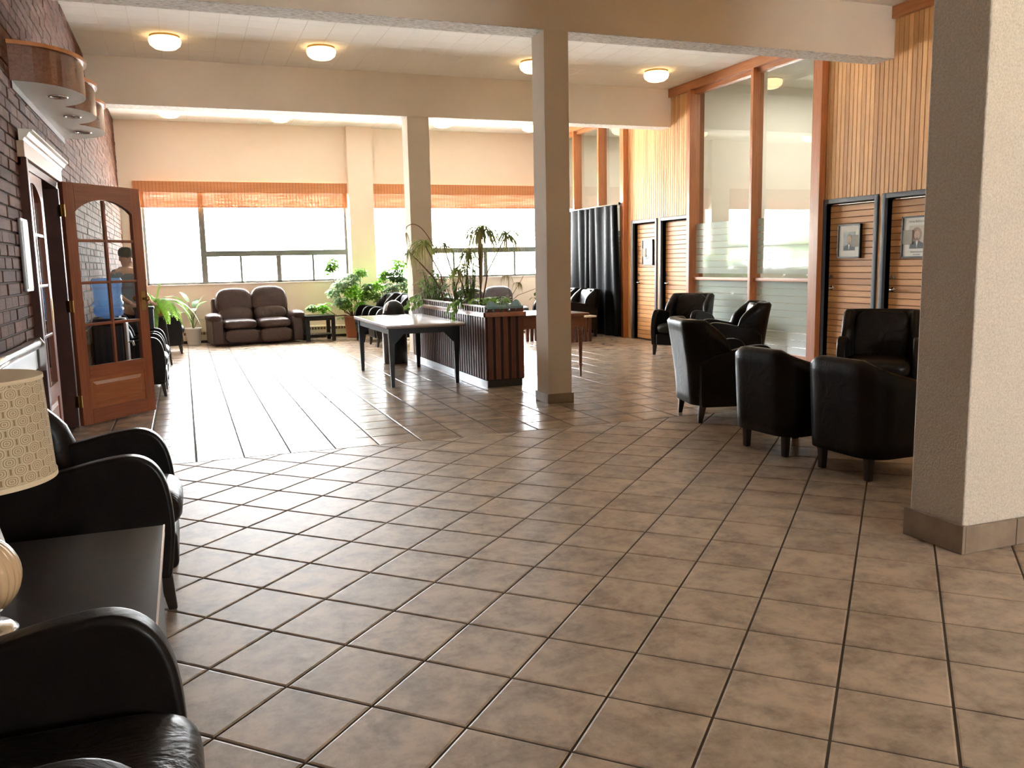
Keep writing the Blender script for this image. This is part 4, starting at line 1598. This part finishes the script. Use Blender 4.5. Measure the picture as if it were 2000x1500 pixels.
Mtx = Matrix(((0, 0, -1), (-1, 0, 0), (0, 1, 0)))  # text x -> -y, y -> z, normal -> -x


def ell(cx, cz, rx, rz_, x, n=18, sk=0):
    return [(x, cx + rx * math.cos(2 * PI * i / n) + sk * math.sin(2 * PI * i / n), cz + rz_ * math.sin(2 * PI * i / n)) for i in range(n)]


def portrait(label, y, z, w, h, plate_side, style):
    """Hangs on a door face and faces -x. Local y grows away from the camera."""
    t = thing('framed_portrait', label, 'picture', (XR + 0.076, y, z), 0, 'framed portraits hung on the boarded doors')
    f = 0.016
    fr_ = MB().box(-0.035, 0, -w / 2, w / 2, -h / 2, -h / 2 + f).box(-0.035, 0, -w / 2, w / 2, h / 2 - f, h / 2).box(-0.035, 0, -w / 2, -w / 2 + f, -h / 2, h / 2).box(-0.035, 0, w / 2 - f, w / 2, -h / 2, h / 2)
    fr_.build('frame', M_black, t)
    MB().box(-0.02, 0, -w / 2 + f, w / 2 - f, -h / 2 + f, h / 2 - f).build('mat_board', M_matboard, t)
    pc_ = {0: (0.10, 0.085, 0.07), 1: (0.50, 0.43, 0.34), 2: (0.30, 0.30, 0.31)}[style]
    pw, ph_ = w * 0.52, h * 0.55
    ph = MB().box(-0.022, -0.02, -pw / 2, pw / 2, -ph_ / 2, ph_ / 2).build('photograph', plain('photo_ground_%d' % style, pc_, 0.35), t)
    skin = plain('photo_skin_%d' % style, ((0.50, 0.33, 0.22), (0.55, 0.36, 0.26), (0.42, 0.40, 0.38))[style], 0.5)
    suit = plain('photo_suit', (0.03, 0.03, 0.035), 0.5)
    hair = plain('photo_hair_%d' % style, ((0.20, 0.16, 0.12), (0.22, 0.12, 0.07), (0.12, 0.12, 0.12))[style], 0.5)
    q = -0.0225
    s_ = [(q, -pw * .46, -ph_ / 2), (q, -pw * .40, -ph_ * .28), (q, -pw * .12, -ph_ * .16), (q, pw * .12, -ph_ * .16), (q, pw * .40, -ph_ * .28), (q, pw * .46, -ph_ / 2)]
    MB().add(s_, [tuple(range(6))]).build('suit_print', suit, ph)
    MB().add([(q - .0003, -pw * .07, -ph_ * .16), (q - .0003, pw * .07, -ph_ * .16), (q - .0003, 0, -ph_ * .48)], [(0, 1, 2)]).build('collar_print', M_paper, ph)
    if style == 1:
        MB().add(ell(0, ph_ * .12, pw * .30, ph_ * .30, q - .0004), [tuple(range(18))]).build('hair_print', hair, ph)
    else:
        MB().add(ell(0, ph_ * .20, pw * .20, ph_ * .19, q - .0004), [tuple(range(18))]).build('hair_print', hair, ph)
    MB().add(ell(0, ph_ * .08, pw * .17, ph_ * .21, q - .0006), [tuple(range(18))]).add([(q - .0006, -pw * .06, -ph_ * .06), (q - .0006, pw * .06, -ph_ * .06), (q - .0006, pw * .07, -ph_ * .2), (q - .0006, -pw * .07, -ph_ * .2)], [(0, 1, 2, 3)]).build('face_print', skin, ph)
    dk = plain('photo_dark', (0.10, 0.06, 0.05), 0.5)
    fm = MB()
    for s in (-1, 1):
        fm.add(ell(s * pw * .07, ph_ * .11, pw * .022, ph_ * .012, q - .0008, 8), [tuple(range(8))])
    fm.add(ell(0, ph_ * -.02, pw * .05, ph_ * .010, q - .0008, 8), [tuple(range(8))])
    fm.add(ell(0, ph_ * .05, pw * .018, ph_ * .025, q - .0008, 8), [tuple(range(8))])
    fm.build('features_print', dk, ph)
    px = plate_side * w * 0.31
    MB().box(-0.032, -0.022, px - w * .17, px + w * .17, -h * .17, h * .17).build('cover_plate', M_plate, t, bevel=0.002, seg=1)
    ink = plain('grey_ink', (0.30, 0.28, 0.25), 0.7)
    if style == 1:
        text_obj('Anne Bellemare', h * 0.085, ink, t, (-0.0215, 0, h * 0.345), Mtx)
        text_obj('Membre honoraire', h * 0.05, ink, t, (-0.0215, 0, -h * 0.37), Mtx)
        text_obj('du conseil', h * 0.05, ink, t, (-0.0215, 0, -h * 0.43), Mtx)
    return t


# local y increases with distance, i.e. to the left in the photograph
portrait('framed portrait of a man on the boarded door nearest the tall glazed partition', 8.24, 1.545, 0.37, 0.40, -1, 0)
portrait('framed portrait of a woman with a name line, beside the stuccoed pier', 7.22, 1.56, 0.42, 0.45, 1, 1)
portrait('framed grey portrait on the far door left of the partition', 13.02, 1.50, 0.36, 0.43, 1, 2)

# ------------------------------------------------------------------ water cooler
wc = thing('water_cooler', 'water cooler with a blue bottle against the brick wall seen through the open door', 'water cooler', (-0.72, 9.5, 0))
MB().box(-0.16, 0.13, -0.15, 0.15, 0.0, 0.84).build('body', M_black, wc, bevel=0.02, seg=3)
MB().box(0.131, 0.16, -0.145, 0.15, 0.0, 0.86).build('side_panel', M_cooler_lit, wc, bevel=0.01)  # light grey puts the window light on this side into the colour
MB().lathe([(0.15, 0.84), (0.165, 0.86), (0.15, 0.90), (0.05, 0.90)], n=30).build('collar', M_black, wc, smooth=True)
MB().lathe([(0.03, 0.86), (0.05, 0.91), (0.12, 0.925), (0.138, 0.95), (0.140, 1.0), (0.130, 1.012), (0.142, 1.03), (0.142, 1.06), (0.130, 1.075), (0.132, 1.20), (0.142, 1.215), (0.142, 1.28), (0.13, 1.30), (0.0, 1.305)], n=36).build('bottle', M_bottle, wc, smooth=True)
MB().tube([(0.16, -0.05, 0.66), (0.20, -0.05, 0.66), (0.21, -0.05, 0.62)], 0.012, 8).build('tap', M_chrome, wc)

# ------------------------------------------------------------------ black bin by the standing person
bx = thing('tall_bin', 'tall black bin in front of the standing person behind the open door', 'bin', (-0.49, 11.80, 0))
MB().prism([(-0.11, -0.11), (0.11, -0.11), (0.11, 0.11), (-0.11, 0.11)], 0.9, 0.0, 'z', 0.85).build('body', M_black, bx, bevel=0.01)
MB().box(-0.12, 0.12, -0.12, 0.12, 0.885, 0.915).build('lid', M_tleg, bx, bevel=0.006)


# ------------------------------------------------------------------ standing person behind the glass door
def skin_obj(name, verts, edges, radii, mat, parent, root=0, sub=2):
    me_ = bpy.data.meshes.new(name)
    me_.from_pydata(verts, edges, [])
    me_.materials.append(mat)
    o = bpy.data.objects.new(name, me_)
    COL.objects.link(o)
    o.parent = parent
    md = o.modifiers.new('skin', 'SKIN')
    md.use_smooth_shade = True
    sv = me_.skin_vertices[0].data if len(me_.skin_vertices) else None
    if sv:
        for i, r in enumerate(radii):
            sv[i].radius = r if isinstance(r, tuple) else (r, r)
            sv[i].use_root = (i == root)
    s = o.modifiers.new('sub', 'SUBSURF')
    s.levels = s.render_levels = sub
    return o


pr = thing('person', 'person in a grey-blue shirt and dark trousers standing behind the open glazed door', 'person', (-0.70, 12.12, 0), A(-52))
# faces +x (towards the bin); z up
V_ = [(0, 0, 0.92), (0.01, 0, 1.08), (0.02, 0, 1.22), (0.03, 0, 1.34), (0.045, 0, 1.42), (0.065, 0, 1.50), (0.07, 0, 1.575)]
R_ = [(0.15, 0.12), (0.13, 0.10), (0.145, 0.11), (0.12, 0.09), (0.05, 0.05), (0.085, 0.075), (0.07, 0.062)]
E_ = [(0, 1), (1, 2), (2, 3), (3, 4), (4, 5), (5, 6)]


def limb(pts, rs, att):
    k = len(V_)
    for i, (p, r) in enumerate(zip(pts, rs)):
        V_.append(p)
        R_.append(r)
        E_.append((att if i == 0 else k + i - 1, k + i))
    return k


hands = []
for s in (-1, 1):
    limb([(0.0, s * 0.09, 0.84), (0.01, s * 0.10, 0.50), (-0.01, s * 0.105, 0.10), (0.0, s * 0.105, 0.05), (0.13, s * 0.12, 0.03)], [0.085, 0.06, 0.038, 0.04, 0.03], 0)
    k = limb([(0.03, s * 0.17, 1.34), (0.06, s * 0.205, 1.10), (0.22, s * 0.16, 0.99), (0.27, s * 0.145, 0.965)], [0.055, 0.042, 0.032, 0.03], 3)
    hands.append((k + 3, s))
for w_, s in hands:
    c = Vector(V_[w_])
    for f_, (dy, L) in enumerate(((-0.028, 0.068), (-0.010, 0.078), (0.009, 0.074), (0.027, 0.058))):
        limb([(c.x + 0.045, c.y + dy, c.z - 0.012), (c.x + 0.045 + L * .55, c.y + dy * 1.15, c.z - 0.022), (c.x + 0.045 + L * .95, c.y + dy * 1.2, c.z - 0.045)], [0.010, 0.009, 0.0075], w_)
    limb([(c.x + 0.02, c.y - s * 0.035, c.z - 0.012), (c.x + 0.055, c.y - s * 0.052, c.z - 0.02)], [0.011, 0.009], w_)
skin_obj('body', V_, E_, R_, M_skin, pr)
skin_obj('shirt', [(0, 0, 0.90), (0.01, 0, 1.06), (0.02, 0, 1.22), (0.03, 0, 1.335), (0.04, 0, 1.385), (0.03, -0.17, 1.335), (0.052, -0.20, 1.15), (0.03, 0.17, 1.335), (0.052, 0.20, 1.15)],
         [(0, 1), (1, 2), (2, 3), (3, 4), (3, 5), (5, 6), (3, 7), (7, 8)], [(0.18, 0.14), (0.16, 0.13), (0.175, 0.135), (0.13, 0.105), (0.062, 0.062), 0.075, 0.06, 0.075, 0.06], M_shirt, pr)
skin_obj('trousers', [(0, 0, 0.93), (0.0, -0.09, 0.82), (0.01, -0.10, 0.50), (-0.01, -0.105, 0.10), (0.0, 0.09, 0.82), (0.01, 0.10, 0.50), (-0.01, 0.105, 0.10)],
         [(0, 1), (1, 2), (2, 3), (0, 4), (4, 5), (5, 6)], [(0.185, 0.15), 0.105, 0.08, 0.062, 0.105, 0.08, 0.062], M_trous, pr)
hd = cushion(0.095, 0.085, 0.075, (0.055, 0, 1.595), 2.2, 24, 12)
hd.build('hair', M_hair, pr, smooth=True)
MB().lathe([(0.0, 0.03), (0.012, 0.0), (0.010, -0.012), (0.0, -0.014)], (0.152, 0, 1.515), 8).build('nose', M_skin, pr, smooth=True)
ey = MB()
for s in (-1, 1):
    ey.lathe([(0.0, 0.0), (0.009, -0.004), (0.009, -0.008)], (0.146, s * 0.03, 1.537), 10, axis='x')
ey.build('eyes', M_hair, pr)
MB().box(0.136, 0.143, -0.022, 0.022, 1.475, 1.482).build('mouth', plain('lips', (0.35, 0.12, 0.09), 0.5), pr)
for s in (-1, 1):
    cushion(0.020, 0.008, 0.03, (0.055, s * 0.083, 1.52), 2.2, 12, 8).build('ear', M_skin, pr, smooth=True)
    cushion(0.14, 0.05, 0.045, (0.06, s * 0.11, 0.045), 2.6, 18, 8).build('shoe', M_black, pr, smooth=True)

# ------------------------------------------------------------------ plants
random.seed(11)


def pot(mat, parent, r=0.13, h=0.26, z=0.0, name='pot'):
    MB().lathe([(r * 0.78, 0), (r * 0.82, 0.01), (r, h - 0.03), (r * 1.06, h - 0.03), (r * 1.06, h), (r * 0.94, h), (r * 0.92, h - 0.04), (0, h - 0.04)], (0, 0, z), 28).build(name, mat, parent, smooth=True)
    MB().lathe([(r * 0.92, h - 0.035), (0, h - 0.025)], (0, 0, z), 20).build('soil', M_soil, parent)


def frond(mb, base, d, L, w, droop, n=26, mid=None):
    """Fern frond: arching midrib with paired leaflets."""
    p, d = Vector(base), Vector(d).normalized()
    pts = [p.copy()]
    for i in range(n):
        t = i / n
        side = d.cross(Vector((0, 0, 1)))
        if side.length < 1e-3:
            side = Vector((1, 0, 0))
        side.normalize()
        ww = w * math.sin(PI * (0.12 + 0.86 * t)) ** 0.7 * (1 - 0.3 * t)
        for s in (-1, 1):
            tip = p + side * s * ww + d * ww * 0.35 + Vector((0, 0, -0.12 * ww))
            a_ = d * (L / n * 0.42)
            mb.add([p - a_, p + a_, tip + a_ * 0.5, tip - a_ * 0.5], [(0, 1, 2, 3)])
        d = (d + Vector((0, 0, -droop / n))).normalized()
        p = p + d * (L / n)
        pts.append(p.copy())
    mb.tube(pts[::3], 0.0025, 4)


# Boston fern
fp = thing('boston_fern', 'bright green arching fern on a stand between the armchairs along the brick wall', 'plant', (-0.40, 13.30, 0))
pot(M_terracotta, fp, 0.13, 0.20, 0.72)
for a_ in (0, PI / 2, PI, 3 * PI / 2):
    MB().tube([(0.11 * math.cos(a_), 0.11 * math.sin(a_), 0.72), (0.16 * math.cos(a_), 0.16 * math.sin(a_), 0)], 0.014, 8).build('stand_leg', M_leg, fp)
MB().lathe([(0.15, 0.70), (0.15, 0.72), (0, 0.72)], n=24).build('stand_top', M_leg, fp)
for i in range(46):
    a_ = i * 2.399 + random.uniform(-.2, .2)
    up = random.uniform(0.25, 1.1)
    dk = math.cos(a_) < 0.1
    mb = MB()
    frond(mb, (0.04 * math.cos(a_), 0.04 * math.sin(a_), 0.90), (math.cos(a_) if math.cos(a_) > -0.5 else 0.3 * math.cos(a_), math.sin(a_), up), random.uniform(0.42, 0.78), 0.06, random.uniform(2.0, 3.4))
    mb.build('frond', M_fern2 if (dk or i % 3 == 0) else M_fern, fp)
mb = MB()
frond(mb, (0.0, 0, 0.88), (0.25, -0.1, 1), 0.40, 0.06, 0.3)
mb.build('frond', M_fern, fp)

# broad-leaved plant in the white pot
dp = thing('dumb_cane', 'broad-leaved plant in a white pot standing left of the brown loveseat', 'plant', (0.11, 16.72, 0))
pot(M_potwhite, dp, 0.14, 0.31)
for a_, el, L, w, h in ((2.6, .35, .34, .13, .72), (0.1, 1.5, .30, .17, .70), (3.3, .3, .30, .13, .60), (-.5, .8, .34, .12, .66), (1.2, .7, .30, .12, .68), (2.2, 1.0, .28, .12, .78), (-1.4, .5, .30, .12, .62), (0.3, .2, .26, .10, .45), (-2.4, .55, .26, .11, .55)):
    top = (0.09 * math.cos(a_), 0.09 * math.sin(a_), h)
    MB().tube([(0, 0, 0.27), (0.02 * math.cos(a_), 0.02 * math.sin(a_), h * .7), top], 0.009, 6, 0.005).build('stalk', M_greenstem, dp)
    MB().blade(top, (math.cos(a_), math.sin(a_) - 0.2, el * 2.0), L, w, 1.2, 8, pw=0.8).build('leaf', random.choice((M_leafp, M_leafd, M_leafp)), dp)


def umbel(mb, c, r, nleaf=8, tilt=None, L=0.115, w=0.042):
    """Ring of leaflets like a schefflera."""
    for i in range(nleaf):
        a_ = 2 * PI * i / nleaf + random.uniform(-.2, .2)
        mb.blade(c, (math.cos(a_), math.sin(a_), random.uniform(-0.1, 0.5)), L * random.uniform(.8, 1.2), w, 0.9, 3)


def bush(t, clusters, base, mats, kind_part='foliage'):
    """clusters: (centre, radius, count, material index)."""
    for (c, r, n_, mi) in clusters:
        mb = MB()
        for q in range(int(n_ * 1.5)):
            while True:
                o = Vector((random.uniform(-1, 1), random.uniform(-1, 1), random.uniform(-1, 1)))
                if o.length < 1:
                    break
            umbel(mb, (c[0] + o.x * r, c[1] + o.y * r, c[2] + o.z * r * 0.9), r, random.randint(6, 8))
        mb.build(kind_part, mats[mi], t, kind='stuff')
        b = Vector(base)
        cc = Vector(c)
        m1 = b.lerp(cc, 0.5) + Vector((random.uniform(-.08, .08), random.uniform(-.05, .05), -0.06))
        MB().tube([b, b.lerp(m1, 0.5) + Vector((0, 0, .03)), m1, cc], 0.012, 6, 0.006).build('stem', M_stem, t)


bs_ = thing('umbrella_bush', 'sprawling umbrella bush with leggy stems in a terracotta pot by the right end table', 'plant', (3.02, 16.60, 0))
pot(M_terracotta, bs_, 0.17, 0.42)
mats = [M_leaf, M_leafp, M_fern, M_leafd, M_fern2]
bush(bs_, [((-0.36, -0.15, 1.42), 0.13, 26, 4), ((-0.42, -0.1, 1.30), 0.08, 10, 0), ((-0.20, -0.1, 1.02), 0.15, 30, 1), ((-0.02, -0.15, 1.12), 0.14, 26, 1), ((0.16, -0.1, 1.25), 0.11, 16, 0),
           ((-0.35, -0.1, 0.88), 0.11, 14, 1), ((0.0, -0.22, 0.88), 0.17, 38, 2), ((0.22, -0.1, 0.82), 0.13, 22, 4), ((-0.58, -0.15, 0.62), 0.12, 14, 2), ((-0.80, -0.1, 0.60), 0.09, 10, 0),
           ((-0.15, -0.1, 0.66), 0.15, 22, 4), ((0.10, -0.2, 0.60), 0.12, 16, 2), ((-0.28, -0.2, 0.72), 0.10, 14, 1)], (0, 0, 0.38), mats)
mb = MB()
for i in range(9):
    mb.blade((-0.30, -0.3, 0.42), (math.cos(i), math.sin(i), 0.2), 0.12, 0.045, 1.2, 4)
mb.build('foliage', M_leafd, bs_, kind='stuff')
b2 = thing('leafy_bush', 'yellow-green leafy bush in front of the second window beside the far column', 'plant', (3.85, 16.55, 0))
pot(M_terracotta, b2, 0.17, 0.42)
bush(b2, [((0.05, -0.1, 1.36), 0.17, 34, 2), ((-0.22, -0.1, 1.20), 0.13, 22, 4), ((0.02, -0.15, 1.16), 0.14, 30, 3), ((-0.35, -0.1, 1.02), 0.13, 20, 2), ((0.20, -0.1, 1.02), 0.16, 26, 1),
          ((-0.12, -0.15, 0.90), 0.17, 30, 1), ((-0.38, -0.1, 0.80), 0.13, 18, 0), ((0.22, -0.1, 0.80), 0.14, 18, 4), ((-0.58, -0.2, 0.98), 0.09, 12, 3)], (0, 0, 0.38), mats)


def tuft(t, c, n_, L, mat, spread=0.8, w=0.013, up=1.1, droop=2.4):
    mb = MB()
    for i in range(n_):
        a_ = random.uniform(0, 2 * PI)
        mb.blade(c, (math.cos(a_) * spread, math.sin(a_) * spread, random.uniform(0.3, up)), L * random.uniform(.6, 1.1), w, droop * random.uniform(.8, 1.3), 7)
    mb.build('foliage', mat, t, kind='stuff')


def dracaena(label, base, heads, trunk_r=0.013, skirt=None):
    t = thing('dragon_tree', label, 'plant', base, 0, 'dragon trees in the slatted planter')
    for i, (hx, hy, hz, L, n_) in enumerate(heads):
        mid = Vector((hx * 0.25 + random.uniform(-.03, .03), hy * 0.4, hz * 0.5))
        MB().tube([(0, 0, 0), mid * 0.5 + Vector((0.01, 0, 0)), mid, (hx * .7, hy * .8, hz * .8), (hx, hy, hz)], trunk_r, 7, trunk_r * 0.55).build('stem', M_stem, t)
        tuft(t, (hx, hy, hz), n_, L, M_strap)
        tuft(t, (hx, hy, hz - 0.03), n_ // 2, L * 1.15, M_dry, 0.3, 0.012, 0.4, 4)
    return t


ZP = 0.84
dracaena('tall dragon tree with two drooping yellow-green crowns against the second window', (3.30, 9.75, ZP), [(0.045, 0.0, 0.93, 0.54, 120), (0.32, -0.1, 0.86, 0.42, 70)], 0.011)
dracaena('dragon tree with shaggy olive crown beside the far column', (3.26, 11.05, ZP), [(-0.27, 0.0, 0.80, 0.44, 90), (-0.46, 0.1, 0.70, 0.34, 40)])
dracaena('dragon tree with thin crown left of the tall two-crowned one', (3.26, 10.65, ZP), [(-0.12, 0.0, 0.78, 0.32, 36), (0.10, -0.1, 0.50, 0.30, 40)])
dracaena('dragon tree with brown withered crown in the middle of the planter', (3.28, 10.2, ZP), [(0.02, -0.05, 0.66, 0.36, 80), (-0.08, 0.1, 0.45, 0.30, 50)])
# thick bare dead trunk hanging under the tall crown
dt = thing('dead_trunk', 'pale upright dead trunk wrapped in dry leaves under the tall crown', 'plant', (3.345, 9.82, ZP))
MB().tube([(0, 0, 0), (-0.01, 0, 0.15), (0.0, 0, 0.3)], 0.007, 6).build('stem', M_stem, dt)
MB().lathe([(0.006, 0.27), (0.018, 0.33), (0.026, 0.50), (0.032, 0.72), (0.01, 0.84)], n=10).build('husk', M_dry, dt)
# withered arching stem with a hanging tip
ar = thing('withered_stem', 'long bare arching stem with a shrivelled tip in front of the far column', 'plant', (3.24, 10.9, ZP))
pts = [(p[0], 0.0, p[1]) for p in smooth_poly([(0.0, 0.0), (-0.05, 0.35), (-0.15, 0.72), (-0.29, 0.96), (-0.41, 1.045), (-0.51, 1.02), (-0.54, 0.94)], 4)]
MB().tube(pts, 0.006, 6, 0.004).build('stem', M_stem, ar)
tuft(ar, pts[-1], 10, 0.22, M_dry, 0.15, 0.014, 0.2, 6)
# twiggy stem at the near end
tw = thing('spindly_shrub', 'spindly nearly leafless shrub leaning out at the near end of the planter', 'plant', (3.40, 9.25, ZP))
for q in (((0, 0, 0), (0.10, 0.02, 0.12), (0.26, 0.05, 0.33), (0.33, 0.06, 0.46)), ((0.05, 0, 0.05), (0.2, 0, 0.16), (0.48, 0.05, 0.24)), ((0.08, 0, 0.1), (0.12, 0.1, 0.30), (0.10, 0.1, 0.40))):
    MB().tube(q, 0.005, 6, 0.0025).build('stem', M_stem, tw)
for c in ((0.10, 0.1, 0.38), (0.22, 0.05, 0.30)):
    tuft(tw, c, 16, 0.16, M_dry, 0.3, 0.010, 0.4, 4)
mb = MB()
for i in range(16):
    a_ = random.uniform(0, 6.28)
    mb.blade((0.46 + random.uniform(-.07, .07), 0.05, 0.24 - random.uniform(0, .12)), (math.cos(a_), math.sin(a_), 0.1), 0.07, 0.035, 1.2, 4)
mb.build('foliage', M_leafd, tw, kind='stuff')

# leafy low plants filling the planter
def lowplant(label, x, y, r, n_, mat, h=0.16, L=0.10, w=0.055):
    t = thing('pothos', label, 'plant', (x, y, ZP), 0, 'leafy ground plants in the slatted planter')
    st = MB()
    for i in range(n_):
        a_ = random.uniform(0, 2 * PI)
        rr = r * math.sqrt(random.random())
        c = (rr * math.cos(a_) * 0.8, rr * math.sin(a_) * 1.3, random.uniform(0.03, h))
        st.tube([(c[0] * .4, c[1] * .4, 0), c], 0.003, 4)
        MB().blade(c, (math.cos(a_ + 0.5), math.sin(a_ + .5), random.uniform(0, .9)), L * random.uniform(.7, 1.3), w, 1.3, 4, pw=0.75).build('leaf', mat, t)
    st.build('stem', M_greenstem, t, kind='stuff')
    return t


lowplant('low bright leafy plant at the near end of the planter above the blue liner', 3.34, 9.18, 0.16, 44, M_leaf, 0.15)
lowplant('low leafy plant with pale heart-shaped leaves in the near half of the planter', 3.26, 9.65, 0.15, 30, M_fern2, 0.14)
lowplant('dense dark leafy plant in the middle of the planter', 3.26, 10.55, 0.20, 50, M_leafd, 0.30)
lowplant('tall leafy climbing plant at the column end of the planter', 3.22, 11.35, 0.22, 70, M_leafd, 0.46)
lowplant('green leafy plant at the far corner of the planter', 3.18, 11.75, 0.18, 50, M_leaf, 0.34)
lowplant('upright leafy shrub with small leaves behind the withered crown', 3.34, 10.25, 0.13, 60, M_leaf, 0.66, 0.08, 0.045)


def trailing(label, x, y, drops):
    t = thing('trailing_vine', label, 'plant', (x, y, ZP + 0.05), 0, 'vines trailing over the planter side')
    for dy, L in drops:
        pts = [(0.06, 0, 0), (-0.02, dy * .3, 0.06), (-0.07, dy * .7, 0.02), (-0.085, dy, -L * .5), (-0.085, dy * 1.1, -L)]
        MB().tube(pts, 0.004, 5).build('stem', M_greenstem, t)
        for k in range(int(6 + L * 34)):
            u = k / (5 + L * 34)
            i = min(3, int(u * 4))
            p = Vector(pts[i]).lerp(Vector(pts[i + 1]), u * 4 - i)
            a_ = random.uniform(PI * 0.6, PI * 1.6)
            MB().blade(p, (math.cos(a_) * .8, math.sin(a_), -0.1), 0.085 * random.uniform(.7, 1.3), 0.05, 1.5, 4, pw=0.75).build('leaf', random.choice((M_leaf, M_leafd, M_fern2)), t)
    return t


trailing('vine trailing down over the near half of the planter side rail', 3.05, 9.75, [(0.0, 0.18), (-0.1, 0.10), (0.15, 0.08)])
trailing('bushy vine spilling over the far corner of the planter onto the laminate table', 3.03, 11.55, [(0.0, 0.14), (0.25, 0.12), (-0.25, 0.06), (0.4, 0.16), (-0.5, 0.05)])
